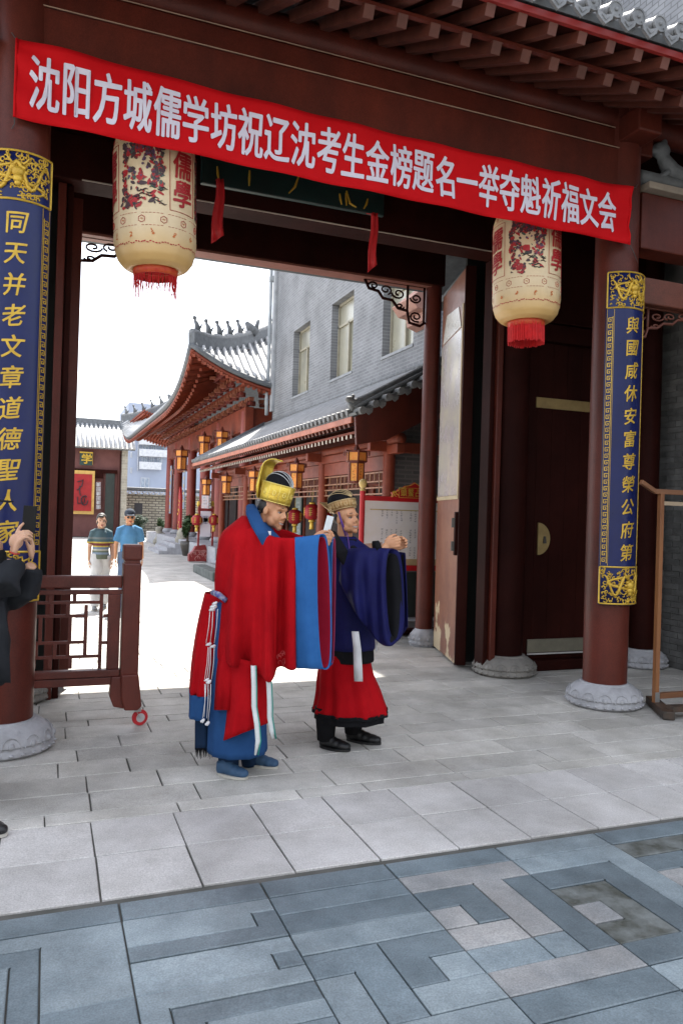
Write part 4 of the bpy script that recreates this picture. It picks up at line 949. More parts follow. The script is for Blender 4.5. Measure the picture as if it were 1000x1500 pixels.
for i, (y, lab) in enumerate(((11.15, 'palace lantern at the near corner of the gallery, above the robed men'), (14.25, 'palace lantern between the two tall hats, second from the near end'), (17.5, 'palace lantern just left of the gold crown, third along the eave'), (20.5, 'palace lantern fourth along the gallery eave, by a red column'), (23.3, 'palace lantern at the far end of the gallery eave'))):
    palace(4.5, y, 2.20 + (.0 if i else .03), lab, 1.0)
# things standing or hanging in the gallery
SR = mat('silk_red', (.36, .008, .010), .55)
def redlantern(x, y, z, label, s=1.0, g='small red lanterns in the courtyard'):
    t = thing('red_lantern', label, 'lantern', (0, 0, 0), group=g)
    MB().lathe((0, 0, 0), [(.06, -.15), (.12, -.12), (.155, -.04), (.155, .04), (.12, .12), (.06, .15)], 16).obj('body', SR, t, True)
    MB().lathe((0, 0, 0), [(.06, -.15), (.065, -.19), (.04, -.19)], 12).tube([(0, 0, -.19), (0, 0, -.33)], [.035, .05], 8).lathe((0, 0, 0), [(.06, .15), (.06, .18), (.01, .19)], 12).tube([(0, 0, .18), (0, 0, .45)], .005, 4).obj('tassel', YL, t, True)
    g_ = MB()
    for k in range(6):
        a = k * math.pi / 3
        for q in range(4): g_.bar((.157 * math.cos(a - .2), .157 * math.sin(a - .2), -.06 + q * .04), (.157 * math.cos(a + .2), .157 * math.sin(a + .2), -.06 + q * .04 + .01), .006, .008)
        g_.bar((.16 * math.cos(a), .16 * math.sin(a), -.08), (.16 * math.cos(a), .16 * math.sin(a), .08), .01, .008)
    g_.obj('gilt_mark', YL, t); t.location = (x, y, z); t.scale = (s, s, s)
p = onx(457, 750, 5.4); redlantern(p.x, p.y, p.z, 'red lantern with gilt characters hanging between the two robed men', 1.15)
p = onx(432, 757, 5.3); redlantern(p.x, p.y, p.z, 'red lantern mostly hidden behind the face under the gold crown', 1.1)
p = onx(478, 760, 5.5); redlantern(p.x, p.y, p.z, 'red lantern partly hidden behind the brown fan of the second hat', .95)
def panel(px0, py0, px1, py1, X, name, label, cat, cols):
    a = onx(px0, py1, X); b = onx(px1, py0, X)
    t = thing(name, label, cat, (X, (a.y + b.y) / 2, a.z))
    MB().box(X - .02, X + .02, min(a.y, b.y), max(a.y, b.y), a.z, b.z).obj('board', cols[0], t, bevel=.004)
    q = MB(); rn = random.Random(int(px0)); z = b.z - .12
    while z > a.z + .1:
        for yy in (.3, .5, .7):
            if rn.random() < .8: q.box(X - .024, X - .0205, a.y + (b.y - a.y) * yy - .03, a.y + (b.y - a.y) * yy + .03, z - .05, z)
        z -= .1
    q.obj('print', cols[1], t); return t
INK = mat('ink_dark', (.05, .05, .06), .6)
panel(393, 706, 408, 775, 5.7, 'hanging_scroll', 'white hanging sign in the gallery left of the gold crown', 'sign', (mat('pale_sign', (.55, .60, .58), .5, (.42, .5, .5), 3), mat('pale_print', (.4, .46, .45), .6)))
panel(374, 700, 391, 765, 6.0, 'dark_sign', 'dark sign with pale lettering in the gallery, behind the red robe shoulder', 'sign', (INK, WHITE))
panel(432, 728, 442, 800, 6.0, 'framed_picture', 'grey framed picture on the gallery wall between the two men', 'picture', (mat('frame_grey', (.20, .25, .24), .4), mat('pale_print', (.4, .46, .45))))
panel(296, 718, 307, 745, 5.0, 'picture_board', 'small picture board hanging above the paper stand', 'sign', (mat('blue_picture', (.30, .36, .42), .5, (.4, .2, .15), 9), INK))
# ================================================================ GREY BRICK BUILDING
gb = thing('brick_building', 'tall grey brick building with recessed cream windows behind the gallery', 'building', (7.5, 17, 0))
X = 6.33; GBY0, GBY1, GBH = 12.0, 22.7, 13.5
holes = [(y - .72, y + .72, z, z + 1.85) for y in (13.75, 16.85, 19.95) for z in (4.98, 8.75, 12.3)]
holes = [h for h in holes if h[3] < GBH]
ys = sorted({GBY0, GBY1} | {v for h in holes for v in h[:2]}); zs = sorted({0, GBH} | {v for h in holes for v in h[2:]})
fm = MB()
for a, b in zip(ys, ys[1:]):
    for c_, d in zip(zs, zs[1:]):
        if not any(h[0] <= a and b <= h[1] and h[2] <= c_ and d <= h[3] for h in holes): fm.add([(X, a, c_), (X, b, c_), (X, b, d), (X, a, d)], [(0, 1, 2, 3)])
for h in holes:
    fm.add([(X, h[0], h[2]), (X, h[1], h[2]), (X, h[1], h[3]), (X, h[0], h[3]), (X + .26, h[0], h[2]), (X + .26, h[1], h[2]), (X + .26, h[1], h[3]), (X + .26, h[0], h[3])], [(0, 1, 5, 4), (1, 2, 6, 5), (2, 3, 7, 6), (3, 0, 4, 7)])
fo = fm.obj('facade', GBR, gb)
MB().box(X + .5, 9.5, GBY0 + .3, GBY1 - .3, 0, GBH - .1).obj('core', GBR, gb)
MB().box(X, 9.5, GBY1 - .05, GBY1, 0, GBH).obj('end_wall', GBRX, gb); MB().box(X, 9.5, GBY0 - .05, GBY0, 0, GBH).obj('end_wall', GBRX, gb)
CRM = mat('cream_frame', (.34, .31, .23), .5); GLS = mat('window_glass', (.20, .20, .16), .08, (.32, .30, .22), 1.5, spec=.8); CUR = mat('blind', (.34, .32, .24), .3, (.22, .21, .17), 1.2, coat=.4)
for h in holes:
    w_ = thing; xf = X + .20
    wf = MB(); 
    for (a, b) in (((xf, h[0] + .03, h[2]), (xf, h[0] + .03, h[3])), ((xf, h[1] - .03, h[2]), (xf, h[1] - .03, h[3])), ((xf, h[0], h[2] + .03), (xf, h[1], h[2] + .03)), ((xf, h[0], h[3] - .03), (xf, h[1], h[3] - .03)), ((xf, h[0], h[3] - .55), (xf, h[1], h[3] - .55)), ((xf, (h[0] + h[1]) / 2, h[2]), (xf, (h[0] + h[1]) / 2, h[3] - .55))): wf.bar(a, b, .06, .06, Vector((0, 1, 0)) if abs(a[2] - b[2]) > .1 else UP)
    wo_ = wf.obj('window', CRM, gb)
    ym = (h[0] + h[1]) / 2
    MB().box(xf + .01, xf + .02, h[0] + .05, h[1] - .05, h[3] - .53, h[3] - .04).obj('pane', CUR, wo_)
    MB().box(xf + .01, xf + .02, ym + .03, h[1] - .05, h[2] + .05, h[3] - .58).obj('pane', CUR, wo_); MB().box(xf + .03, xf + .04, h[0] + .05, ym - .02, h[2] + .05, h[3] - .58).obj('pane', GLS, wo_)
    MB().box(X - .02, X + .2, h[0] - .02, h[1] + .02, h[2] - .06, h[2] - .003).obj('sill', mat('sill_grey', (.27, .28, .29), .7), wo_)
MB().box(X - .08, X - .005, GBY1 - .22, GBY1 + .02, 4.8, GBH).obj('corner_strip', mat('render_grey', (.36, .37, .38), .7), gb)
MB().tube([(X - .14, GBY1 + .05, GBH), (X - .14, GBY1 + .05, 6.9), (X - .14, GBY1 + .05, 6.3), (X - .16, GBY1 + .08, 5.2), (X - .16, GBY1 + .05, 4.7)], .055, 10).obj('drainpipe', mat('pipe_grey', (.33, .35, .36), .5), gb, True)
MB().box(X - .2, X - .06, GBY1 - .05, GBY1 + .15, 8.8, 8.95).obj('pipe_bracket', MATS['pipe_grey'], gb)
cn = MB(); cn.prism([(X - .52, 5.55), (X, 5.98), (X, 5.15), (X - .2, 5.22), (X - .22, 5.36), (X - .38, 5.38)], 12.1, 12.9); cn.obj('canopy', mat('canopy_pink', (.40, .20, .15), .6), gb, bevel=.01)
tw = thing('brick_tower', 'pale grey brick wall rising behind the gate roof at the top right', 'building', (11, 10, 0))
TWR = brickmat('tower_brick', (.32, .325, .34), (.26, .265, .28), (.18, .182, .19), 1, bw=.3, bh=.1, ms=.011)
MB().box(9.75, 16, 3, 12.3, 0, 15.5).obj('wall', TWR, tw)
MB().box(9.66, 9.745, 10.75, 11.9, 0, 8.6).obj('rendered_strip', mat('render_pale', (.48, .48, .47), .8), tw)
MB().bar((9.62, 12.1, 7.6), (9.62, 10.6, 8.05), .06, .16).obj('dark_gutter', mat('pipe_dark', (.05, .055, .055), .5), tw)
MB().box(9.62, 9.74, 12.2, 12.45, 6, 15.5).obj('dark_pipe', MATS['pipe_dark'], tw)
# ================================================================ HALL with upturned eaves
hl = thing('temple_hall', 'red timber hall with bracketed upturned eaves and grey tiled roof beyond the gallery', 'hall', (9, 33, 0))
HX = 6.0; HY0, HY1 = 24.5, 41.0; EX, EYa, EYb, EXr = 3.8, 22.6, 44.8, 15.4
HC = mat('hall_column', (.24, .035, .022), .45, (.19, .028, .018), 2)
MB().box(HX - 1.0, 14, HY0 - .4, HY1 + 1.2, 0, .55).obj('platform', STONE, hl, bevel=.02)
for k in range(3): MB().box(HX - 1.35 - .3 * k, HX - 1.05 - .3 * k, 30, 33.5, 0, .40 - .14 * k).obj('step', STONE, hl)
for y in (24.5, 28.4, 31.4, 34.5, 38.3, 41.0):
    c_ = MB().lathe((HX, y, 0), [(.21, .55), (.2, 5.0)], 20).obj('column', HC, hl, True, auto=50)
    MB().lathe((HX, y, 0), [(.32, .55), (.34, .65), (.26, .75), (.22, .76)], 16).obj('column_base', STONE, c_, True)
for y in (26, 30, 34.5, 38.3, 41): MB().lathe((HX + 2.4, y, 0), [(.2, .55), (.2, 5.0)], 16).obj('column', HC, hl, True, auto=50)
MB().box(HX - .14, HX + .14, HY0 - .3, HY1 + .3, 4.35, 5.12).obj('architrave', LACO, hl, bevel=.02)
MB().box(HX - .10, HX + .10, HY0 - .2, HY1 + .2, 3.55, 3.80).obj('architrave', LACO, hl, bevel=.02)
for y in (26.45, 28.4, 30.3, 32.3, 34.5, 36.5, 38.3): MB().box(HX - .08, HX + .08, y - .15, y + .15, 3.8, 4.35).obj('strut', LACO, hl)
MB().box(HX + .14, 14, HY0 - .14, HY0 + .14, 3.3, 5.12).obj('architrave', LACO, hl, bevel=.02)
MB().box(HX + .3, 14, HY0 + .2, HY0 + .4, .55, 5.1).obj('side_wall', LACD, hl)
MB().box(HX + 2.4, HX + 2.6, HY0 + .3, HY1, .55, 5.6).obj('front_wall', mat('hall_wall', (.14, .035, .025), .6), hl)
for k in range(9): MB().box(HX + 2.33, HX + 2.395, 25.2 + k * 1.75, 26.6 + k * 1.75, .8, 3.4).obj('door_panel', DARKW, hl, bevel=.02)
ridx, rya, ryb, rz_ = 9.6, 28.6, 39.0, 9.9
LW, LS_ = EYb - EYa, EXr - EX
def rz_at(s, d):
    t = d / 5.9; return 5.30 + 1.12 * max(0, 1 - s / 6.5) ** 3 + .14 * max(0, 1 - s / 2) ** 2 * max(0, 1 - t) + (rz_ - 5.3) * (.88 * t + .12 * t * t)
def west_d(a, d): return Vector((EX + d, EYa + a, rz_at(min(a, LW - a), d)))
def south_d(a, d): return Vector((EX + a, EYa + d, rz_at(min(a, LS_ - a), d)))
def north_d(a, d): p = south_d(a, d); p.y = EYa + EYb - p.y; return p
def west(u, v): a = u * LW; return west_d(a, v * min(5.8, a, LW - a) if 0 < u < 1 else 0)
def south(u, v): a = u * LS_; return south_d(a, v * min(5.8, a, LS_ - a))
def north(u, v): p = south(u, v); p.y = EYa + EYb - p.y; return p
FD = {}
def hallroof():
    for fn in (west, south, north): MB().grid(fn, 40, 12).obj('roof_slope', TILED, hl, True, solid=.12)
    e = MB().grid(lambda u, v: Vector((2 * ridx - west(u, v).x, west(u, v).y, west(u, v).z)), 20, 6).obj('roof_slope', TILED, hl, True, solid=.12)
    n = 44
    for k in range(n):
        u = (k + .5) / n; lim = 1 - abs(2 * u - 1)
        MB().tube([south(u, q / 6 * .97) + Vector((0, 0, .10)) for q in range(7)], .07, 6).obj('tile_row', mat('bright_tile', (.50, .50, .50), .6, (.30, .30, .30), 4), hl, True)
    tm = MB()
    for k in range(84):
        u = (k + .5) / 84; tm.tube([west(u, q / 6 * .98) + Vector((0, 0, .10)) for q in range(7)], .07, 5)
        uu = u; tm.tube([north(uu, q / 5 * .97) + Vector((0, 0, .1)) for q in range(6)], .07, 5)
    o = tm.obj('tile_rows', MATS['bright_tile'], hl, True); o['kind'] = 'stuff'
    # edges
    for fn in (west, south, north):
        MB().tube([fn(q / 40, 0) + Vector((0, 0, .02)) for q in range(41)], .09, 6).obj('eave_edge', TILED, hl, True)
        MB().tube([fn(q / 40, 0) + Vector((.06 if fn is west else 0, 0.06 if fn is south else 0, -.13)) for q in range(41)], .07, 6).obj('fascia', LACO, hl, True)
        tm = MB()
        for k in range(58):
            tm.ball(fn((k + .5) / 58, 0) + Vector((0, 0, .05)), .07, 6, 4)
        tm.obj('tile_ends', TILE, hl)['kind'] = 'stuff'
        rm = MB()
        for k in range(70):
            fd, LL_ = (west_d, LW) if fn is west else ((south_d, LS_) if fn is south else (north_d, LS_)); u = (k + .5) / 70; a = fd(u * LL_, 0); b = fd((u * .84 + .08) * LL_, 2.0)
            rm.bar(a + Vector((0, 0, -.24)), b + Vector((0, 0, -.35)), .09, .09)
            a2 = a.lerp(b, .22); rm.bar(a2 + Vector((0, 0, -.42)), b + Vector((0, 0, -.52)), .10, .10)
        rm.obj('rafters', LACO, hl)['kind'] = 'stuff'
    # under-eave boarding
    for fd, LL_ in ((west_d, LW), (south_d, LS_)): MB().grid(lambda u, v: fd((u * (1 - .16 * v) + .08 * v) * LL_, v * 2.2) + Vector((0, 0, -.2 - .1 * v)), 40, 5).obj('soffit', LACO, hl, True)
    # hips with ridge beasts
    for fu in (0, 1):
        pts = [west_d((q / 10 * 5.8) if fu == 0 else LW - q / 10 * 5.8, q / 10 * 5.8) + Vector((0, 0, .14)) for q in range(11)]
        h = MB(); 
        for a, b in zip(pts, pts[1:]): h.bar(a, b, .22, .46)
        hr = h.obj('hip_ridge', TILED, hl)
        MB().tube([p + Vector((0, 0, .24)) for p in pts], .12, 8).obj('ridge_cap', TILE, hr, True)
        for q in range(6):
            dq = .2 + .42 * q; p = west_d(dq if fu == 0 else LW - dq, dq) + Vector((0, 0, .46)); b = MB()
            if q < 5: b.tube([p, p + Vector((-.03, 0, .22)), p + Vector((-.09, 0, .34))], [.10, .07, .045], 7).ball(p + Vector((-.10, -.0, .40)), .065, 7, 5).tube([p + Vector((.06, 0, .1)), p + Vector((.14, 0, .25))], [.04, .015], 5)
            else: b.tube([p + Vector((.25, 0, -.05)), p + Vector((0, 0, .12)), p + Vector((-.12, 0, .3))], [.14, .16, .08], 8).tube([p + Vector((.2, 0, .05)), p + Vector((.28, 0, .42))], [.08, .06], 6)
            b.obj('ridge_beast', TILED, hr, True)
    MB().box(ridx - .2, ridx + .2, rya, ryb, rz_ - .1, rz_ + .8).obj('main_ridge', TILED, hl, bevel=.05)
hallroof()
# bracket sets
bk = MB()
for k in range(4):
    x = -.34 * k; z = .05 + .26 * k
    bk.box(x - .07, x + .20, -.07, .07, z, z + .14)
    l = .30 + .12 * k
    bk.box(x - .05, x + .05, -l, l, z + .0, z + .10)
    bk.cur = 1
    for yy in (-l + .06, 0, l - .06): bk.box(x - .08, x + .08, yy - .07, yy + .07, z + .12, z + .24)
    bk.box(x - .28, x - .1, -.05, .05, z - .04, z + .05); bk.cur = 0
y = HY0 - .2; f0 = None
BKM_ = mat('bracket_paint', (.17, .030, .020), .5, (.11, .02, .015), 4)
while y < HY1 + .6:
    if f0 is None: f0 = bk.obj('bracket_set', [BKM_, mat('bracket_tips', (.30, .10, .055), .5)], None); f0.location = (HX, y, 5.12); attach(f0, hl)
    else: share('bracket_set', f0, (HX, y, 5.12), hl)
    y += .92
x = HX + .7
while x < 8.2:
    share('bracket_set', f0, (x, HY0, 5.12), hl, R_(90)); x += .92
for p_ in (.33, .75): MB().box(HX - p_ - .06, HX - p_ + .06, HY0 - 1, HY1 + 1, 5.42 + p_ * .75, 5.52 + p_ * .75).obj('bracket_beam', LACO, hl)
# strips and lanterns of the hall
def strip(px0, py0, px1, py1, X, name, label, cat, m_, grp=None):
    a = onx(px0, py1, X); b = onx(px1, py0, X); t = thing(name, label, cat, (X, a.y, a.z), group=grp)
    MB().box(X - .03, X + .0, min(a.y, b.y), max(a.y, b.y), a.z, b.z).obj('board', m_, t, bevel=.004)
    q = MB(); z = b.z - .2
    while z > a.z + .1: q.ball((X - .034, (a.y + b.y) / 2, z), (.006, .09, .09), 6, 4); z -= .34
    q.obj('lettering', YL, t)
PB = mat('pale_blue_board', (.30, .36, .46), .45, (.22, .28, .38), 3)
strip(248.5, 682, 252.5, 752, HX - .22, 'column_board', 'narrow pale board on the far left column of the hall', 'couplet board', PB)
strip(268.5, 672, 272.5, 745, HX - .22, 'column_board', 'narrow pale board on the hall column beside the red hanging', 'couplet board', PB)
t = onx(266, 676, 5.3); palace(5.3, t.y, t.z - .35, 'yellow lantern hanging under the hall beam near the plant', 1.75)
t = onx(299, 655, 5.5); palace(5.5, t.y, t.z - .3, 'yellow lantern under the hall beam, just above the gallery roof end', 1.5)
t = onx(325, 648, 5.5); palace(5.5, t.y, t.z - .3, 'yellow lantern under the hall beam, second above the gallery roof', 1.4)
p = onx(264, 748, 5.1); t = thing('red_hanging', 'red and gold hanging decoration between the hall columns', 'decoration', p)
q = MB(); q.prism([(-.35, -.9), (-.25, .6), (.1, 1.0), (.35, .5), (.3, -.6), (0, -1.1)], -.04, .04, lambda u, v, w: Vector((p.x + w, p.y + u, p.z + v))); q.obj('cloth', SR, t)
q = MB(); rn = random.Random(3)
for k in range(14): q.ball((p.x - .06, p.y + rn.uniform(-.25, .25), p.z + rn.uniform(-.8, .6)), (.01, .05, .05), 6, 4)
q.obj('gilt_marks', YL, t)
# paper stand
a0 = onz(279, 817); a1 = onz(321, 819)
st = thing('paper_stand', 'red carved stand holding a white paper, flanked by red lanterns, before the hall', 'stand', onz(300, 817))
yb = 25.6; g_ = lambda px, py: ony(px, py, yb)
def gbx(name, x0, y0, x1, y1, m_, d=.05, dy=0, par=None):
    a, b = ony(x0, y1, yb + dy), ony(x1, y0, yb + dy); return MB().box(a.x, b.x, yb + dy - d, yb + dy + d, max(a.z, .0), b.z).obj(name, m_, par or st)
DR = mat('deep_red', (.26, .02, .018), .5)
def sbx(*a, **k): return gbx(*a, **k)
gz0 = g_(300, 822).z
bs_ = MB(); pts = [(276, 822), (276, 812), (283, 806), (286, 800), (300, 798), (302, 806), (309, 806), (312, 801), (318, 803), (321, 812), (321, 822)]
bs_.prism([(g_(*p).x, max(.0, g_(*p).z)) for p in pts], yb - .15, yb + .15); bs_.obj('carved_base', DR, st)
q = MB(); rn = random.Random(4)
for k in range(20):
    c0 = g_(rn.uniform(280, 318), rn.uniform(808, 819)); q.tube([(c0.x + .09 * math.cos(a), yb - .155, c0.z + .09 * math.sin(a)) for a in (0, 1, 2, 3, 4)], .012, 4)
q.obj('carving', mat('carve_pink', (.5, .2, .18), .6), st)
for px in (291, 311.5):
    gbx('post', px - 2.2, 742 if px > 300 else 740, px + 2.2, 806, DR, .05)
    c0 = g_(px, 738); MB().ball(c0, (.06, .06, .10)).obj('finial', YL, st, True)
gbx('paper', 293, 749, 309, 786, mat('paper_pinkwhite', (.74, .68, .72), .7, (.68, .62, .68), 4), .01, -.06)
gbx('frame_rail', 290, 745, 312, 749, DR, .04)
q = MB()
for k in range(5):
    c0 = g_(298 + k * 1.4, 760 + (k % 2) * 3); q.box(c0.x - .04, c0.x + .04, yb - .085, yb - .072, c0.z - .1, c0.z + .1)
q.obj('small_print', mat('pale_print2', (.45, .43, .5), .6), st)
for px, py, lab in ((288.5, 762, 'red lantern hanging on the left post of the paper stand'), (313.5, 762, 'red lantern hanging on the right post of the paper stand')):
    c0 = ony(px, py, yb - .1); redlantern(c0.x, c0.y, c0.z, lab, 1.15)
# stone, kerb, lion, plants
ST2 = mat('pale_rock', (.38, .35, .28), .85, (.25, .23, .19), 5, bump=.6)
def rocky(name, label, cat, pts, D, m_=ST2, vox=.04, sm=1, amp=.04):
    t0 = W(*pts[0][:2], D); base = onz(pts[0][0], pts[0][1]); t = thing(name, label, cat, base); mb = MB()
    for (x, y, r, *e) in pts: mb.ball(W(x, y, D), (r * D / FPX,) * 3 if not e else (r * D / FPX * e[0], r * D / FPX * e[0], r * D / FPX * e[1]), 12, 8)
    blob('body', mb, m_, t, vox, sm, lambda v: v + Vector((noise.noise(v * 3), noise.noise(v * 3 + Vector((5, 0, 0))), noise.noise(v * 3 + Vector((0, 7, 0))))) * amp)
D_ = (onz(266, 809) - CP).dot(_f)
rocky('carved_stone_block', 'upright pale rock standing before the potted plant', 'stone', [(266, 800, 11), (266, 792, 10), (267, 783, 8.5), (268, 778, 6), (262, 804, 8), (272, 803, 7.5)], D_)
D_ = (onz(232, 798) - CP).dot(_f)
rocky('stone_lion', 'pale seated stone lion on a plinth left of the hall steps', 'statue', [(233, 791, 6, 1.3, .9), (229, 793, 5), (238, 790, 6), (234, 783, 5.5), (233, 776, 5.5), (230, 777, 3.5), (236, 773, 3), (239, 784, 4)], D_, vox=.05)
kb = thing('kerb_block', 'dark stone kerb block on the courtyard floor left of the red robe', 'stone', onz(306, 838))
a, b = onz(292, 838), onz(322, 852); MB().bar((a.x, a.y, .11), (b.x, b.y, .11), .35, .22).obj('block', mat('dark_kerb', (.13, .14, .13), .85, (.07, .08, .07), 4), kb, bevel=.02)
# plants
LEAF = mat('leaf_green', (.055, .095, .03), .55, (.03, .06, .02), 6); LEAFD = mat('leaf_dark', (.03, .055, .03), .6, (.02, .04, .02), 6)
def leafcloud(mb, c, r, n, ls, rn):
    for k in range(n):
        d = Vector((rn.gauss(0, 1), rn.gauss(0, 1), rn.gauss(0, 1))).normalized() * (rn.random() ** .4)
        p = Vector(c) + Vector((d.x * r[0], d.y * r[1], d.z * r[2])); a = Vector((rn.gauss(0, 1), rn.gauss(0, 1), rn.gauss(0, 1))).normalized(); b = a.orthogonal().normalized()
        s = ls * rn.uniform(.6, 1.3); mb.add([p - a * s, p + b * s * .45, p + a * s, p - b * s * .45], [(0, 1, 2, 3)])
def plant(label, px, py, w, h, D, seed, pot=False, cat='plant', nm='potted_plant', n=500):
    rn = random.Random(seed); c = W(px, py, D); g = onz(px, py + h) if False else Vector((c.x, c.y, 0)); t = thing(nm, label, cat, g); s = D / FPX
    mb = MB()
    for q in range(6): leafcloud(mb, c + RT * rn.uniform(-w, w) * .5 * s + UP * rn.uniform(-h, h) * .5 * s, (w * s * .55, w * s * .55, h * s * .45), n // 6, .09, rn)
    mb.obj('foliage', LEAF if seed % 2 else LEAFD, t)
    sm = MB()
    for q in range(5): sm.tube([(c.x, c.y, .2), c + RT * rn.uniform(-w, w) * .4 * s + UP * rn.uniform(0, h) * .5 * s], [.03, .01], 5)
    sm.obj('stems', mat('bark', (.09, .06, .04), .8), t)
    if pot: MB().lathe((c.x, c.y, 0), [(.18, .0), (.28, .4), (.30, .55), (.26, .55)], 14).obj('pot', mat('pot_dark', (.07, .06, .05), .4), t, True)
plant('leafy potted plant beside the hall column behind the upright rock', 276, 772, 9, 22, 29, 5, True)
plant('dark green shrub in front of the boundary wall behind the man in blue', 205, 768, 12, 15, 46, 8, nm='shrub', cat='shrub')
plant('small shrub at the foot of the boundary wall near the hall', 236, 764, 6, 10, 48, 7, nm='shrub', cat='shrub')
plant('dark shrub under the red poster of the far house', 128, 770, 10, 8, 46, 6, nm='shrub', cat='shrub')
# ================================================================ FAR HOUSE, WALL, APARTMENTS
YH = 47.5
def hb(name, x0, y0, x1, y1, m_, par, d=.05, dy=0., Y=YH, bev=0):
    a, b = ony(x0, y1, Y + dy), ony(x1, y0, Y + dy); return MB().box(a.x, b.x, Y + dy - d, Y + dy + d, max(0, a.z), b.z).obj(name, m_, par, bevel=bev)
fh = thing('far_house', 'far red boarded house with white tiled eave at the end of the courtyard', 'house', (0, 48, 0))
HW = mat('house_red', (.17, .06, .05), .6, (.13, .045, .04), 2)
hb('wall', -30, 655, 176, 788, HW, fh, .2, .3)
MB().box(-9, 4.3, 47.9, 53, 0, 5.2).obj('house_body', HW, fh)
hb('pier', 175, 655, 187.5, 788, brickmat('pier_brick', (.36, .33, .27), (.26, .24, .20), (.42, .40, .34), 1, .5, .16, axis='XZ'), fh, .3, 0)
hb('beam', -30, 688, 152, 693, LACD, fh, .1, 0)
hb('door', 152.5, 694, 168.5, 786, mat('door_dark', (.025, .035, .03), .5), fh, .05, .02)
hb('door_frame', 149, 690, 152, 786, HW, fh, .1, 0); hb('door_frame', 169, 690, 172, 786, HW, fh, .1, 0); hb('door_frame', 149, 689, 172, 693, LACD, fh, .1, -.01)
# roof with tile rows
e0 = ony(-30, 657, YH - .8); e1 = ony(189, 659, YH - .8); ez = e1.z; rz0 = ony(187, 629, YH + .6).z + .25
MB().sheet([[(-12, YH - .8, ez), (4.75, YH - .8, ez)], [(-12, YH + 1.7, rz0), (4.75, YH + 1.7, rz0)]]).obj('roof_slope', TILED, fh, solid=.1)
f0 = None; x = 4.7
BT = mat('bright_tile', (.5, .5, .5))
while x > -6:
    if f0 is None: f0 = MB().tube([(0, YH - .85, ez + .06), (0, YH + 1.7, rz0 + .06)], .075, 7).obj('tile_row', BT, None, True); f0.location = (x, 0, 0); attach(f0, fh)
    else: share('tile_row', f0, (x, 0, 0), fh)
    x -= .26
MB().box(-12, 4.8, YH + 1.6, YH + 1.95, rz0 - .1, rz0 + .38).obj('roof_ridge', TILED, fh, bevel=.04)
MB().sheet([[(-12, YH + 1.8, rz0), (4.75, YH + 1.8, rz0)], [(-12, YH + 6, ez), (4.75, YH + 6, ez)]]).obj('roof_slope', TILED, fh, solid=.1)
sgn_ = thing('gilt_sign', 'small dark sign with a gilt character on the far house', 'sign', ony(127, 673, YH)); 
hb('board', 117, 663, 136, 681, mat('sign_green', (.02, .05, .04), .5), sgn_, .05, -.25)
q = MB(); vs, fs = textmesh("学", 1.0, .03); c0 = ony(127.5, 672, YH - .33); q.add([Vector((c0.x + v.x * .62, YH - .33 - v.z * 20, c0.z + v.y * .6)) for v in vs], fs); q.obj('character', GOLD, sgn_)
hb('border', 117, 662.4, 136.5, 663.4, GOLD, sgn_, .02, -.32); hb('border', 135.6, 663, 136.6, 681, GOLD, sgn_, .02, -.32)
ps_ = thing('red_poster', 'big red poster with black brushwork and ochre border on the far house', 'poster', ony(120, 752, YH))
hb('border', 100, 690, 139.5, 752.5, mat('ochre_y', (.62, .38, .10), .6), ps_, .03, -.2); hb('sheet', 103, 695, 135.5, 748, SR, ps_, .02, -.24)
q = MB(); G = lambda px, py: ony(px, py, YH - .28)
q.tube([G(114, 706), G(122, 703), G(120, 712), G(113, 718)], [.1, .13, .12, .08], 6, flat=.3); q.tube([G(117, 712), G(117, 720), G(118, 726)], [.08, .12, .08], 6, flat=.3)
q.tube([G(124 + 5 * math.cos(a * .7), 733 + 7 * math.sin(a * .7)) for a in range(9)], .11, 6, flat=.3); q.tube([G(114, 728), G(114, 738), G(124, 736), G(124, 728)], .09, 6, flat=.3)
q.obj('brushwork', INK, ps_)
ws = thing('white_couplet', 'vertical strip of white characters between the red poster and the dark door', 'sign', ony(144, 745, YH))
hb('board', 140.5, 705, 148, 747, HW, ws, .03, -.15)
q = MB(); rn = random.Random(8)
for k in range(6):
    c0 = ony(144.4, 710 + k * 6.6, YH - .2)
    for j in range(4): q.box(c0.x - .13, c0.x + .13, YH - .21, YH - .19, c0.z + .1 - j * .06, c0.z + .125 - j * .06)
    q.box(c0.x - .02 + rn.uniform(-.06, .06), c0.x + .02, YH - .21, YH - .19, c0.z - .1, c0.z + .12)
q.obj('lettering', WHITE, ws)
bw = thing('boundary_wall', 'stone boundary wall with scalloped tile coping at the end of the courtyard', 'wall', (8, 50, 0))
YB = 50.5
SB_ = brickmat('rough_stone_wall', (.44, .41, .33), (.30, .28, .22), (.14, .13, .11), 1, .42, .16, axis='XZ', ms=.03, bump=1.0)
wt = ony(215, 724, YB).z; MB().box(4.6, 14, YB, YB + .5, 0, wt).obj('wall', SB_, bw)
MB().box(4.6, 14, YB - .22, YB + .7, wt + .2, wt + .42).obj('coping', TILED, bw, bevel=.06)
q0 = None; x = 4.7
while x < 12:
    if q0 is None: q0 = MB().tube([(-.14, YB - .25, wt + .16), (0, YB - .25, wt - .02), (.14, YB - .25, wt + .16)], [.06, .075, .06], 6).obj('coping_tile', BT, None, True); q0.location = (x, 0, 0); attach(q0, bw)
    else: share('coping_tile', q0, (x, 0, 0), bw)
    x += .36
w0 = ony(203, 745, YB); MB().box(w0.x - .25, w0.x + .25, YB - .02, YB + .05, w0.z - .35, w0.z + .35).obj('vent_window', INK, bw)
ap = thing('apartment_block', 'pale grey apartment block rising behind the boundary wall', 'building', (11, 90, 0))
YA = 90.; AG = mat('apartment_grey', (.30, .34, .42), .8, (.27, .30, .38), .4); AW = mat('apartment_white', (.55, .56, .58), .7)
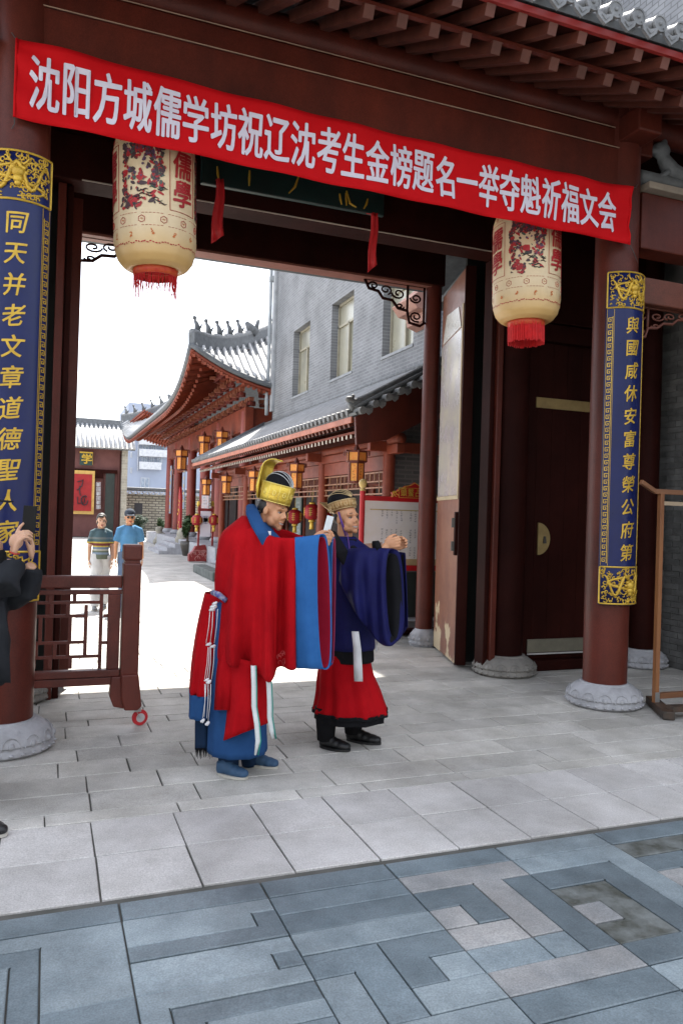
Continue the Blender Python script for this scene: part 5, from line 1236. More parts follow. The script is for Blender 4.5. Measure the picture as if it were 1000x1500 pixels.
MB().box(8.3, 26, YA, YA + 12, 0, 13.8).obj('wall', AG, ap)
def ab_(name, x0, y0, x1, y1, m_, d=.1, dy=0., par=ap): return hb(name, x0, y0, x1, y1, m_, par, d, dy, YA)
for (x0, y0, x1, y1) in ((204, 637, 246, 651), (204, 660, 246, 668), (204, 678, 236, 687)): ab_('balcony_wall', x0, y0, x1, y1, AW, .5, -.5)
AGL = mat('apartment_glass', (.14, .18, .24), .25, (.3, .34, .4), 3)
for (x0, y0, x1, y1) in ((209, 651.5, 218, 659), (222, 651, 229, 659), (237, 652, 246, 660), (208, 668.5, 216, 677), (219, 669, 226, 677), (230, 670, 238, 680), (209, 634, 220, 637), (206, 700, 219, 716), (191, 640, 194, 650), (191, 662, 194, 670), (191, 685, 194, 693)):
    w_ = ab_('window', x0, y0, x1, y1, AW, .06, -.06)
    ab_('pane', x0 + .8, y0 + .8, (x0 + x1) / 2 - .3, y1 - .6, AGL, .02, -.14, w_); ab_('pane', (x0 + x1) / 2 + .3, y0 + .8, x1 - .8, y1 - .6, AGL, .02, -.14, w_)
ab_('downpipe', 202, 625, 203.2, 690, AW, .1, -.15)

# ================================================================ unseen row added behind the viewer to keep sky light off the gate
sr_ = thing('sky_blocker_row', 'long unseen grey brick row added behind the viewer to block sky light from the gate front', 'building', (2, -13, 0))
MB().box(-30, 34, -19, -12, 0, 7.2).obj('wall', GBRX, sr_)
MB().sheet([[(-30.5, -11.4, 7.1), (34.5, -11.4, 7.1)], [(-30.5, -15.5, 9.4), (34.5, -15.5, 9.4)], [(-30.5, -19.6, 7.1), (34.5, -19.6, 7.1)]]).obj('roof', TILED, sr_, solid=.15)
for k in range(14):
    for z_ in (.3, 4.0): MB().box(-28 + k * 4.4, -25.6 + k * 4.4, -12.03, -11.98, z_, z_ + (2.8 if z_ < 1 else 1.8)).obj('window', GLS, sr_)
# ================================================================ PEOPLE
def clothmat(name, c, c2=None, rough=.85, b=.25):
    m = mat(name, c, rough, c2 or [v * .8 for v in c], 5, bump=b, bscale=260, spec=.12); return m
REDC = clothmat('robe_red', (.40, .003, .007), (.31, .002, .006)); CRIM = clothmat('lining_crimson', (.22, .004, .018))
BLUC = clothmat('robe_blue', (.020, .070, .19), (.015, .052, .15)); BLUB = clothmat('cuff_blue', (.030, .13, .36), (.022, .10, .29))
NVY = clothmat('robe_navy', (.012, .013, .085), (.008, .009, .055), .6); BLK = clothmat('cloth_black', (.010, .010, .012)); DBL = clothmat('cloth_darkblue', (.012, .03, .07))
GLDH = mat('hat_gold', (.68, .50, .07), .35, (.58, .38, .05), 30, metal=.55, bump=.4, bscale=90); GLDB = mat('hat_bronze', (.42, .26, .10), .42, (.32, .18, .07), 30, metal=.45, bump=.4, bscale=90)
SILV = mat('silver_trim', (.6, .62, .62), .35, metal=.6); WRB = mat('ribbon_white', (.70, .72, .72), .7); TEAL = mat('trim_teal', (.02, .30, .24), .6)
LIP = mat('lips', (.36, .10, .08), .5); EYW = mat('eye_white', (.6, .58, .55), .3); SHB = mat('shoe_blue', (.022, .06, .12), .7, (.03, .08, .16), 20); SOL = mat('sole', (.45, .43, .38), .8); BLKL = mat('boot_black', (.010, .010, .011), .45)
def cr4(a, b, c, d, t):
    return 0.5 * ((2 * b) + (c - a) * t + (2 * a - 5 * b + 4 * c - d) * t * t + (3 * b - a - 3 * c + d) * t ** 3)
def spline(rows, sub):
    out = []
    for i in range(len(rows) - 1):
        A, B, C_, D_ = rows[max(i - 1, 0)], rows[i], rows[i + 1], rows[min(i + 2, len(rows) - 1)]
        for k in range(sub):
            t = k / sub; out.append([cr4(a, b, c, d, t) for a, b, c, d in zip(A, B, C_, D_)])
    out.append(list(rows[-1])); return out
def loft(rings, D, n=48, sub=5, amp=.03, cnt=9, ph=0., ampw=None, a0=0., a1=2 * math.pi, seed=0):
    """rings: (cx, cy, half width px, half depth m, dD)"""
    R = spline([list(map(float, r)) for r in rings], sub); full = a1 - a0 > 6.2; rows = []; N = len(R)
    for j, (cx, cy, hw, hd, dd) in enumerate(R):
        v = j / (N - 1); c = W(cx, cy, D + dd); row = []
        for i in range(n + (0 if full else 1)):
            t = a0 + (a1 - a0) * i / n
            w_ = (.35 + .65 * v) if ampw is None else ampw(v)
            k = 1 + amp * 1.25 * w_ * (1.7 * abs(math.sin(cnt * .5 * t + ph + .4 * v)) - .9 + .45 * math.sin(cnt * 1.9 * t + 2 + seed) * v) + .5 * amp * noise.noise((t * 1.3 + seed, v * 2.5, seed * 3.1))
            row.append(c + RT * (math.cos(t) * hw * (D + dd) / FPX * k) + DP * (math.sin(t) * hd * k))
        if full: row.append(row[0].copy())
        rows.append(row)
    return rows
def sleeve(st, n=40, sub=7, amp=.02, freq=9, ph=0., skew=0., shrink=0., seed=0):
    """st: (tx,ty,tD, bx,by,bD, thick) px"""
    R = spline([list(map(float, r)) for r in st], sub); rows = []; N = len(R)
    for j, (tx, ty, tD, bx, by, bD, th) in enumerate(R):
        v = j / (N - 1); T = W(tx, ty, tD); B = W(bx, by, bD); row = []
        T = T.lerp(B, shrink * .02); B = B.lerp(T, shrink * .012); th = max(.004, th - shrink * .006)
        for i in range(n + 1):
            t = 2 * math.pi * i / n; s = (1 - math.cos(t)) / 2; sd = math.copysign(abs(math.sin(t)) ** .55, math.sin(t))
            wdt = th * (.55 + .6 * s) * sd * (1 - .35 * s * s)
            fold = 1.25 * amp * (s ** .6) * (2.2 * abs(math.sin(freq * .5 * v + ph + .5 * s)) - 1.1 + .55 * math.sin(freq * 2.3 * v + 1.3 + ph - .8 * s)) + .5 * amp * noise.noise((v * 4 + seed, s * 3, seed))
            p = T.lerp(B, s) - DP * (wdt + fold * (1 if sd >= 0 else .5)) + RT * (skew * v * (1 - sd) / 2)
            row.append(p)
        rows.append(row)
    return rows
def cloth(rows, name, m_, par, solid=.006, sub=0):
    o = MB().sheet(rows).obj(name, m_, par, True, solid=solid)
    return o
def strip_(pts, wd, name, m_, par, solid=.003, face=None):
    """ribbon through points, width vectors along RT"""
    rows = [[p - RT * (w_ / 2), p - DP * .004, p + RT * (w_ / 2)] for p, w_ in zip(pts, wd)]
    return MB().sheet(rows).obj(name, m_, par, True, solid=solid)
class Head:
    def __init__(s, C, fwd, up):
        s.C = C; s.f = fwd.normalized(); s.l = s.f.cross(up).normalized(); s.u = s.l.cross(s.f)
        s.M = Matrix((s.l, s.f, s.u)).transposed()
    def p(s, x, y, z): return s.C + s.l * x + s.f * y + s.u * z
    def build(s, mb, smile=1, neck=.17):
        B = lambda x, y, z, r: mb.ball(s.p(x, y, z), r, 14, 10, s.M)
        B(0, -.018, .03, (.075, .095, .088)); B(0, .035, -.028, (.060, .053, .072)); B(0, .032, -.075, (.047, .048, .036)); B(0, .070, -.099, .021)
        for k in (-1, 1):
            B(k * .036, .050, -.042, (.028, .027, .034)); B(k * .077, -.012, -.012, (.009, .019, .031)); B(k * .013, .087, -.033, .010); B(k * .042, .028, -.068, (.028, .036, .034))
        mb.tube([s.p(-.052, .056, .022), s.p(-.025, .074, .027), s.p(0, .078, .022), s.p(.025, .074, .027), s.p(.052, .056, .022)], .012, 8)
        mb.tube([s.p(0, .079, .012), s.p(0, .090, -.012), s.p(0, .099, -.030)], [.0085, .010, .0135], 8)
        mb.tube([s.p(-.023, .076, -.062), s.p(0, .089, -.060), s.p(.023, .076, -.062)], .0062, 6); mb.tube([s.p(-.019, .076, -.079), s.p(0, .087, -.081), s.p(.019, .076, -.079)], .007, 6)
        mb.tube([s.p(0, -.025, -.03), s.p(0, -.035, -.11), s.p(0, -.055, -.11 - neck)], [.056, .056, .066], 14)
    def dis(s, v):
        for k in (-1, 1):
            d = (v - s.p(k * .031, .072, .001)).length
            if d < .022: v = v - s.f * (.006 * (1 - (d / .022) ** 2))
        return v
    def face(s, par, smile=True, brow=1.0):
        for k in (-1, 1):
            e = MB().ball(s.p(k * .031, .0625, -.001), (.0125, .0115, .0075), 10, 8, s.M).obj('eye', EYW, par, True)
            MB().ball(s.p(k * .031, .0705, -.001), (.0062, .0045, .006), 8, 6, s.M).obj('iris', HAIR, e, True)
            MB().tube([s.p(k * .014, .071, .0005), s.p(k * .024, .0755, .006), s.p(k * .034, .0745, .006), s.p(k * .046, .063, .0)], [.0025, .0035, .0035, .002], 6).obj('eyelid', mat('lid_line', (.10, .04, .025), .6), par, True)
            MB().tube([s.p(k * .012, .081, .024), s.p(k * .028, .0815, .033), s.p(k * .05, .066, .026)], [.0035, .005, .0025], 6, flat=.6).obj('eyebrow', HAIR, par, True)
        MB().tube([s.p(-.025, .078, -.069 + .003), s.p(-.012, .0855, -.0705), s.p(0, .088, -.072), s.p(.012, .0855, -.0705), s.p(.025, .078, -.066)], [.002, .0048, .0055, .0048, .002], 6).obj('teeth' if smile else 'mouth', mat('teeth', (.50, .46, .40), .4) if smile else LIP, par, True)
        MB().tube([s.p(-.026, .078, -.063), s.p(0, .0925, -.064), s.p(.026, .078, -.063)], [.002, .0035, .002], 6).tube([s.p(-.021, .078, -.078), s.p(0, .0915, -.081), s.p(.021, .078, -.078)], [.002, .004, .002], 6).obj('lips', LIP, par, True)
def hand(mb, w, d, nrm, side, curl=(.3, .4, .4), s=1.0, thumb=(.6, .5), spread=.06):
    """w wrist, d finger direction, nrm palm normal, side +-1 thumb side"""
    d = d.normalized(); t = d.cross(nrm).normalized() * side; nrm = (nrm - d * nrm.dot(d)).normalized()
    lens = (.078, .087, .081, .063)
    mb.ball(w + d * .045 * s, (.036 * s,) * 3, 10, 8, Matrix((t, d * 1.25, nrm * .42)).transposed())
    for i in range(4):
        lat = (.030 - .020 * i) * s; k0 = w + t * lat * .6 + d * .012 * s; kn = w + t * lat * 1.05 + d * (.090 - .004 * abs(i - 1)) * s
        mb.tube([k0, kn], [.0135 * s, .0108 * s], 8)
        p = kn; a = 0; pts = [p]; L_ = lens[i] * s
        dd = (d + t * (spread * (1.5 - i))).normalized()
        for q, (fr, c_) in enumerate(zip((.45, .3, .25), curl if not isinstance(curl[0], tuple) else curl[i])):
            a += c_; p = p + (dd * math.cos(a) + nrm * math.sin(a)) * (L_ * fr); pts.append(p)
        mb.tube(pts, [.0104 * s, .0095 * s, .0088 * s, .0072 * s], 8); mb.ball(p, .0074 * s, 7, 5)
    b = w + t * .022 * s + d * .02 * s; q = b + (t * math.cos(thumb[0]) + d * math.sin(thumb[0]) + nrm * .3).normalized() * .042 * s
    r = q + (t * math.cos(thumb[0] + thumb[1]) + d * math.sin(thumb[0] + thumb[1]) + nrm * .45).normalized() * .034 * s
    e = r + (t * math.cos(thumb[0] + thumb[1] * 1.5) + d * math.sin(thumb[0] + thumb[1] * 1.5) + nrm * .6).normalized() * .024 * s
    mb.tube([b, q, r, e], [.0155 * s, .0125 * s, .0108 * s, .0085 * s], 8); mb.ball(e, .0086 * s, 7, 5)
def shoe(heel, toe, par, m_, sole=None, h=.085, wd=.046, name='shoe'):
    heel = Vector(heel); toe = Vector(toe); d = (toe - heel); L_ = d.length; d.normalize(); mb = MB()
    P = lambda t, z: heel + d * (L_ * t) + UP * z
    side = d.cross(UP)
    M = Matrix((side, d, UP)).transposed()
    for t, z, rx, ry, rz in ((.10, .045, .8, .14, .045), (.22, .06, .85, .18, .055), (.38, .05, .88, .2, .048), (.55, .042, .95, .22, .040), (.74, .036, 1.0, .2, .034), (.88, .033, .85, .14, .028)):
        mb.ball(P(t, z), (wd * rx, L_ * ry, rz), 12, 8, M)
    mb.tube([P(.16, .06), P(.16, h + .02)], [.042, .040], 10)
    o = blob(name, mb, m_, par, .008, 2)
    if sole:
        s_ = MB(); pl = []
        for k in range(20):
            a = 2 * math.pi * k / 20; t = .5 + .5 * math.cos(a); wv = wd * (.80 + .28 * math.sin(t * 2.6)) * abs(math.sin(a)) ** .7 * (1 if math.sin(a) > 0 else -1); pl.append(heel + d * (L_ * (t * 1.04 - .02)) + side * wv)
        s_.add([p + UP * .002 for p in pl] + [p + UP * .018 for p in pl], [tuple(range(20)), tuple(range(39, 19, -1))] + [(i, (i + 1) % 20, (i + 1) % 20 + 20, i + 20) for i in range(20)]); s_.obj('sole', sole, o, True, auto=40)
    return o
# ---------------------------------------------------------------- man in the red robe
D1 = 5.04
m1 = thing('person', 'person in wide red robe with blue cuffs and tall gold crown, bowing with clasped hands', 'person', onz(355, 1132))
HT = Head(W(401, 748, D1), RT * math.cos(R_(28)) - DP * math.sin(R_(28)) - UP * .22, UP + RT * .20)
b = MB(); HT.build(b, neck=.16)
b.tube([W(382, 775, D1 + .02), W(375, 800, D1 + .02), W(366, 860, D1 + .02), W(358, 930, D1 + .03)], [.07, .145, .15, .15], 16)
b.tube([W(368, 790, D1 - .13), W(352, 800, D1 - .15), W(400, 812, D1 - .17), W(456, 793, D1 - .12)], [.06, .058, .045, .032], 12)
b.tube([W(374, 790, D1 + .16), W(395, 800, D1 + .19), W(430, 805, D1 + .12), W(464, 792, D1 - .02)], [.06, .055, .042, .032], 12)
for px, dd, hx in ((337, -.05, 337), (362, .12, 368)): b.tube([W(355, 930, D1 + dd * .6), W(350, 1030, D1 + dd), W(hx, 1116, D1 + dd)], [.095, .055, .036], 12)
hand(b, W(457, 791, D1 - .11), RT + UP * .05, DP * 1.0, 1, (.45, 1.1, .9), 1.0, (.9, .5), .0)
hand(b, W(461, 790, D1 - .00), RT + UP * .15, -DP * .9, -1, (.5, 1.0, .9), 1.0, (1.0, .4), .0)
body1 = blob('body', b, SKIN, m1, .0055, 2, HT.dis); HT.face(m1)
shoe(onz(319, 1134), onz(362, 1142), m1, SHB, SOL, .07); shoe(onz(357, 1120), onz(407, 1126), m1, SHB, SOL, .07)
for px, py, dd in ((335, 1117, -.05), (367, 1110, .12)): MB().tube([W(px, py - 60, D1 + dd), W(px, py, D1 + dd), W(px + 1, py + 10, D1 + dd)], [.075, .068, .062], 12).obj('trouser_leg', DBL, m1, True)
# skirts
cloth(loft([(346, 880, 34, .15, 0), (347, 960, 37, .17, 0), (348, 1035, 40, .19, 0), (348, 1099, 42, .20, 0)], D1, amp=.03, cnt=10), 'blue_skirt', BLUC, m1)
cloth(loft([(322, 868, 20, .12, .04), (312, 920, 22, .16, .05), (306, 975, 23, .18, .06), (302, 1010, 22, .19, .07)], D1, amp=.09, cnt=7, seed=2), 'red_skirt', REDC, m1)
cloth(loft([(302, 1010, 22.5, .195, .07), (299, 1044, 20, .2, .07)], D1, amp=.045, cnt=7, seed=2, ampw=lambda v: 1), 'blue_hem', BLUC, m1)
cloth([[W(x + (313 - x) * q / 8, y, D1 - .02 + .10 * abs(q - 4) / 4 + .01 * math.sin(q * 2.1)) for q in range(9)] for x, y in ((288, 1030), (286, 1060), (286, 1090), (286, 1098))], 'dark_panel', DBL, m1)
fr_ = MB(); rn = random.Random(1)
for k in range(26): 
    a = W(287 + k, 1096, D1 - .02 + .02 * math.sin(k)); fr_.tube([a, a + RT * rn.uniform(-.004, .004) - UP * rn.uniform(.05, .075)], [.003, .001], 4)
fr_.obj('fringe', BLK, m1)
cloth([[W(x0 + (x1 - x0) * q / 8, y, D1 - .235 + .05 * ((q - 4) / 4) ** 2 + .008 * math.sin(q * 1.9 + y * .02)) for q in range(9)] for x0, x1, y in ((322, 352, 950), (317, 350, 990), (314, 345, 1040))], 'red_panel', REDC, m1)
cloth([[W(x0 + (x1 - x0) * q / 8, y, D1 - .12 + .01 * math.sin(q)) for q in range(9)] for x0, x1, y in ((322, 336, 880), (317, 333, 960), (314, 334, 1040), (314, 334, 1068))], 'blue_sash', BLUC, m1)
rows = []
for k in range(14):
    v = k / 13; xl = 338 + 4 * math.sin(v * 2) - 9 * v ** 2; xr = 392 + 5 * v - 1 * v; yl = 960 + (1085 - 960) * v; yr = 975 + (1058 - 975) * v
    rows.append([W(xl - 5 + (xr + 4 - xl) * q / 16, yl + (yr - yl) * q / 16, D1 - .275 + .10 * ((q - 7) / 9) ** 2 + .012 * v * math.sin(q * 1.25 + v)) for q in range(17)])
cloth(rows, 'apron', REDC, m1)
for nm, P_ in (('ribbon', [(371, 975), (372, 1005), (372, 1035), (376, 1060), (378, 1085), (374, 1106)]), ('ribbon', [(392, 982), (394, 1005), (395, 1030), (395, 1050), (398, 1070), (400, 1082)])):
    pts = [W(x, y, D1 - .315) for x, y in P_]; w0 = .030
    strip_(pts, [w0] * 5 + [.012], nm, WRB, m1, .003)
    strip_([p + RT * .017 + DP * .001 for p in pts], [.006] * 6, 'ribbon_trim', TEAL, m1, .003)
kn = MB(); Pk = lambda x, y, dd=0: W(x, y, D1 - .235 + dd)
for (xa, ya, xb, yb_) in ((308, 892, 302, 942), (319, 892, 314, 942), (312, 892, 308, 942), (305, 948, 300, 995), (309, 948, 306, 995), (314, 948, 310, 995), (307, 948, 303, 995), (302, 1002, 297, 1052), (305, 1002, 303, 1052), (309, 1002, 305, 1056), (300, 1002, 299, 1050)):
    kn.tube([Pk(xa, ya), Pk((xa + xb) / 2 + 1, (ya + yb_) / 2), Pk(xb, yb_)], .0024, 5)
for (x, y, rx, rz) in ((313, 889, .034, .016), (311, 893, .028, .014), (306, 944, .026, .013), (312, 947, .026, .012), (306, 999, .022, .018), (303, 996, .018, .012), (297, 1056, .012, .02), (304, 1060, .014, .022), (315, 884, .022, .014)):
    kn.ball(Pk(x, y), (rx * .7, .010, rz * .7), 8, 6); kn.ball(Pk(x + 2, y - 1.5), (rx * .4, .010, rz * .5), 7, 5); kn.ball(Pk(x - 2.5, y + 1), (rx * .4, .010, rz * .4), 7, 5)
kn.obj('white_knot_cords', WHITE, m1, True)
MB().tube([W(312, 868, D1 - .12), W(320, 871, D1 - .20), W(332, 880, D1 - .22)], [.018, .02, .016], 8).obj('belt_sash', mat('belt_blue', (.03, .045, .22), .7, (.4, .4, .45), 30), m1, True)
cloth(loft([(366, 756, 11, .07, .03), (366, 767, 24, .13, 0), (364, 781, 37, .19, 0), (362, 800, 41, .215, 0), (358, 840, 41, .20, 0), (357, 872, 40, .18, 0), (358, 900, 36, .17, 0), (360, 950, 32, .17, 0)], D1, amp=.038, cnt=9, n=90), 'robe', REDC, m1)
ns = [(334, 815, 4.96, 320, 961, 4.96, .06), (350, 782, 4.90, 343, 972, 4.84, .10), (376, 772, 4.87, 372, 983, 4.80, .11), (397, 785, 4.85, 398, 994, 4.80, .09), (412, 788, 4.84, 407, 978, 4.83, .07), (433, 788, 4.83, 434, 977, 4.83, .06)]
cloth(sleeve(ns, amp=.050, freq=15), 'sleeve', REDC, m1)
nc = [(432, 787.5, 4.829, 433, 978, 4.828, .064), (450, 785, 4.825, 451, 979, 4.825, .064), (463, 782, 4.825, 468, 980, 4.825, .066)]
cloth(sleeve(nc, sub=5, amp=.006, freq=6, skew=.085), 'cuff', BLUB, m1); cloth(sleeve(nc, sub=5, amp=.006, freq=6, skew=.075, shrink=1.2), 'lining', CRIM, m1)
em = MB(); rn = random.Random(6)
for k in range(30):
    c0 = W(rn.uniform(408, 431), rn.uniform(956, 974), 4.765); r = rn.uniform(.006, .014); em.tube([c0 + RT * (r * math.cos(q)) + UP * (r * math.sin(q)) for q in range(5)], .0013, 4)
em.obj('embroidery', mat('embroid', (.60, .10, .10), .6), m1)
fs_ = [(388, 772, 5.22, 396, 930, 5.2, .06), (415, 776, 5.20, 420, 955, 5.2, .07), (445, 786, 5.12, 452, 968, 5.12, .06), (470, 789, 5.04, 476, 975, 5.06, .05)]
cloth(sleeve(fs_, amp=.02, freq=9, seed=4), 'sleeve', REDC, m1)
fc_ = [(469, 789, 5.04, 475, 975, 5.06, .052), (478, 787, 5.02, 481, 976, 5.04, .052), (487, 786, 5.0, 484, 972, 5.03, .045)]
cloth(sleeve(fc_, sub=4, amp=.004, skew=.02), 'cuff', BLUB, m1); cloth(sleeve(fc_, sub=4, amp=.004, skew=.025, shrink=.8), 'lining', mat('lining_magenta', (.30, .02, .08), .8), m1)
# collar and undergarment
cloth(loft([(380, 765, 12, .07, 0), (384, 778, 17, .10, -.02), (386, 792, 26, .15, -.04), (384, 815, 28, .17, -.04)], D1, amp=.01), 'inner_robe', BLUC, m1)
q = MB(); q.tube([W(368, 742, D1 + .05), W(370, 752, D1 - .08), W(377, 768, D1 - .165), W(385, 783, D1 - .215), W(391, 797, D1 - .22)], [.036, .046, .046, .042, .034], 10, flat=.6); q.tube([W(368, 744, D1 + .07), W(383, 756, D1 + .13), W(398, 780, D1 + .06), W(399, 794, D1 - .10)], [.028, .03, .03, .03], 10, flat=.5)
blob('collar', q, BLUC, m1, .007, 2)
strip_([W(393, 778, D1 - .185), W(394, 790, D1 - .20)], [.035, .02], 'undershirt', WHITE, m1, .004)
MB().tube([HT.p(-.0, .0, -.09) + RT * 0, W(385, 770, D1 - .12)], .003, 5)
# red robe over far shoulder
# crown
def crown(Hd, par, band, dome, trim, z0=.055, front=.095, back=.30, tilt=0.):
    rx, ry = .088, .108; cb = MB(); c0 = (0, -.015)
    def P(a, r, z): return Hd.p(rx * r * math.sin(a), c0[1] + ry * r * math.cos(a), z)
    rows = [[P(2 * math.pi * i / 40, r, z) for i in range(41)] for r, z in ((1.0, z0), (1.02, z0 + .03), (1.05, z0 + front * .6), (1.08, z0 + front))]
    b_ = MB().sheet(rows).obj('hat_band', band, par, True, solid=.006)
    t_ = MB()
    for zz, r in ((z0 + .004, 1.01), (z0 + front - .003, 1.09)): t_.tube([P(2 * math.pi * i / 32, r, zz) for i in range(33)], .0038, 5)
    for k in range(10):
        a = 2 * math.pi * k / 10 + .3; t_.tube([P(a, 1.02, z0), P(a, 1.09, z0 + front)], .0028, 5)
        a += .3; t_.tube([P(a + .10 * math.cos(q * 1.1), 1.06, z0 + front * .5 + .018 * math.sin(q * 1.1)) for q in range(7)], .0035, 5)
    t_.obj('hat_trim', trim, b_, True)
    return P
P1 = crown(HT, m1, GLDH, BLK, mat('gold_bright', (.85, .68, .20), .3, metal=.5), .052, .125)
dm = MB(); dm.ball(HT.p(0, -.012, .155), (.086, .102, .105), 20, 12, HT.M); dm.obj('hat_dome', BLK, m1, True)
rb = MB()
for k in (-2, -1, 0, 1, 2):
    rb.tube([HT.p(math.sin(k * .33) * .087 * math.sin(t + .001) + 0, -.012 + .104 * math.cos(t), .155 + .108 * math.sin(t) * math.cos(k * .33)) for t in [math.pi * j / 16 for j in range(17)]], .0026, 5)
rb.obj('hat_ribs', SILV, m1, True)
rows = []
for j in range(15):       # tall gold back plate curling forward over the dome
    v = j / 14; ang = -.35 + v * 2.25; rr = .155
    y = -.125 + (.02 if v < .3 else 0); 
    if v < .5: base = HT.p(0, -.125 - .035 * math.sin(v * 3), .05 + v * .44)
    else:
        t = (v - .5) / .5 * 1.55; base = HT.p(0, -.160 + .088 * (1 - math.cos(t)), .27 + .060 * math.sin(t))
    wd = .085 - .03 * v if v < .5 else .070 - .03 * ((v - .5) / .5) ** 1.5
    rows.append([base + HT.l * (wd * u) + HT.f * (.03 * u * u) for u in (-1, -.6, -.2, .2, .6, 1)])
MB().sheet(rows).obj('hat_back_plate', GLDH, m1, True, solid=.012, sub=1)
q = MB()
for k in (-1, 1):
    q.tube([HT.p(k * .08, -.10, .06), HT.p(k * .085, -.12, .13), HT.p(k * .05, -.15, .26)], [.012, .02, .012], 8, flat=.5)
q.obj('hat_side_scroll', GLDH, m1, True)
MB().tube([HT.p(-.05, -.115, .05), HT.p(-.03, -.14, .0), HT.p(.01, -.12, -.05)], [.012, .012, .006], 6).obj('hat_cord', DBL, m1, True)
hr = MB(); hr.ball(HT.p(0, -.034, .018), (.0785, .082, .07), 16, 10, HT.M); hr.obj('hair', HAIR, m1, True)
MB().bar(W(472, 803, D1 - .06), W(484, 756, D1 - .02), .045, .006, DP).obj('tablet', SILV, m1, bevel=.001)
# ---------------------------------------------------------------- man in the navy robe
D2 = 5.70
m2 = thing('person', 'person in navy robe and red skirt with black ribbed hat, hands clasped, smiling', 'person', onz(505, 1088))
H2 = Head(W(508, 759, D2), RT * math.cos(R_(46)) - DP * math.sin(R_(46)) + UP * .10, UP - RT * .10)
H2h = Head(H2.p(0, -.01, .012), H2.f + H2.u * .16, H2.u)
b = MB(); H2.build(b, neck=.14)
b.tube([W(500, 795, D2 + .02), W(508, 820, D2 + .02), W(509, 880, D2 + .02), W(508, 950, D2)], [.07, .15, .155, .15], 16)
b.tube([W(503, 822, D2 - .12), W(520, 838, D2 - .22), W(545, 816, D2 - .28), W(565, 800, D2 - .25)], [.045, .04, .034, .028], 12)
b.tube([W(520, 822, D2 + .10), W(548, 828, D2 + .06), W(575, 804, D2 - .10)], [.045, .036, .028], 12)
for dd, xx, hx in ((-.06, 492, 484), (.12, 520, 522)): b.tube([W(505, 950, D2 + dd), W(xx, 1020, D2 + dd), W(hx, 1068, D2 + dd)], [.095, .055, .036], 12)
hand(b, W(562, 799, D2 - .25), RT + UP * .30, DP, 1, (.5, 1.1, .9), 1.0, (.9, .5), .0)
hand(b, W(572, 803, D2 - .12), RT + UP * .45, -DP, -1, (.5, 1.0, .9), 1.0, (1.0, .4), .0)
blob('body', b, SKIN, m2, .0055, 2, H2.dis); H2.face(m2)
cloth(loft([(506, 940, 32, .17, 0), (506, 985, 40, .21, 0), (511, 1016, 47, .24, 0), (513, 1040, 53, .26, 0)], D2, amp=.055, cnt=9, n=90), 'red_skirt', REDC, m2)
cloth(loft([(512, 1034, 49, .235, 0), (512, 1052, 50, .25, 0)], D2, amp=.04, cnt=9, n=60, ampw=lambda v: 1), 'black_hem', BLK, m2)
cloth(loft([(513, 1038, 53.5, .263, 0), (513, 1043, 53.6, .263, 0)], D2, amp=.055, cnt=9, n=90, ampw=lambda v: 1), 'hem_band', BLK, m2)
for h0, t0, px, dd in ((onz(469, 1094), onz(512, 1101), 484, -.06), (onz(508, 1084), onz(557, 1091), 520, .14)):
    shoe(h0, t0, m2, BLKL, BLKL, .10, .052, 'boot'); MB().tube([h0 + (t0 - h0) * .18 + UP * .06, h0 + (t0 - h0) * .16 + UP * .30], [.064, .085], 12).obj('trouser_leg', BLK, m2, True)
cloth(loft([(505, 786, 15, .06, 0), (507, 795, 24, .12, 0), (512, 808, 36, .19, 0), (516, 830, 40, .20, 0), (514, 870, 39, .185, 0), (511, 910, 38, .19, 0), (510, 948, 39, .20, 0)], D2, amp=.022, cnt=6, n=60, seed=3), 'robe', NVY, m2)
cloth(loft([(509.5, 944, 37.5, .195, 0), (509, 966, 38, .20, 0)], D2, amp=.02, cnt=6, ampw=lambda v: 1), 'robe_hem', BLK, m2)
q = MB(); q.tube([W(486, 780, D2 + .05), W(489, 792, D2 - .10), W(500, 810, D2 - .23), W(508, 828, D2 - .235)], [.035, .055, .055, .025], 10, flat=.5); q.tube([W(500, 782, D2 + .1), W(518, 792, D2 + .0), W(519, 806, D2 - .16), W(511, 824, D2 - .235)], [.03, .042, .042, .022], 10, flat=.5)
blob('collar', q, BLK, m2, .007, 2)
cloth([[W(496 + (522 - 496) * q / 6, y, D2 - .19 + dd * 1.0 + .03 * abs(q - 3) / 3) for q in range(7)] for y, dd in ((790, .10), (805, .03), (822, .0))], 'inner_collar', BLK, m2)
s2 = [(500, 806, 5.54, 497, 850, 5.50, .05), (518, 803, 5.47, 515, 890, 5.44, .08), (536, 803, 5.42, 536, 925, 5.40, .08), (553, 803, 5.40, 554, 944, 5.40, .075), (562, 804, 5.40, 567, 936, 5.42, .07)]
cloth(sleeve(s2, amp=.040, freq=10, skew=.135, seed=2), 'sleeve', NVY, m2)
s2i = [r for r in s2[2:]]; cloth(sleeve(s2, amp=.040, freq=10, skew=.118, shrink=2.6, seed=2)[-12:], 'lining', BLK, m2)
s3 = [(530, 806, 5.8, 534, 915, 5.8, .06), (560, 808, 5.72, 566, 925, 5.74, .06), (584, 809, 5.64, 586, 930, 5.68, .045), (593, 810, 5.6, 596, 918, 5.64, .04)]
cloth(sleeve(s3, amp=.02, freq=8, seed=7), 'sleeve', NVY, m2); cloth(sleeve(s3[1:], amp=.01, freq=8, seed=7, shrink=1), 'lining', BLK, m2)
MB().tube([W(548, 803, D2 - .27), W(556, 801, D2 - .26)], [.052, .046], 12).obj('inner_cuff', BLK, m2, True)
strip_([W(520, 925, D2 - .33), W(523, 950, D2 - .31), W(524, 975, D2 - .31), W(525, 998, D2 - .31)], [.05, .055, .06, .06], 'ribbon', WHITE, m2, .004)
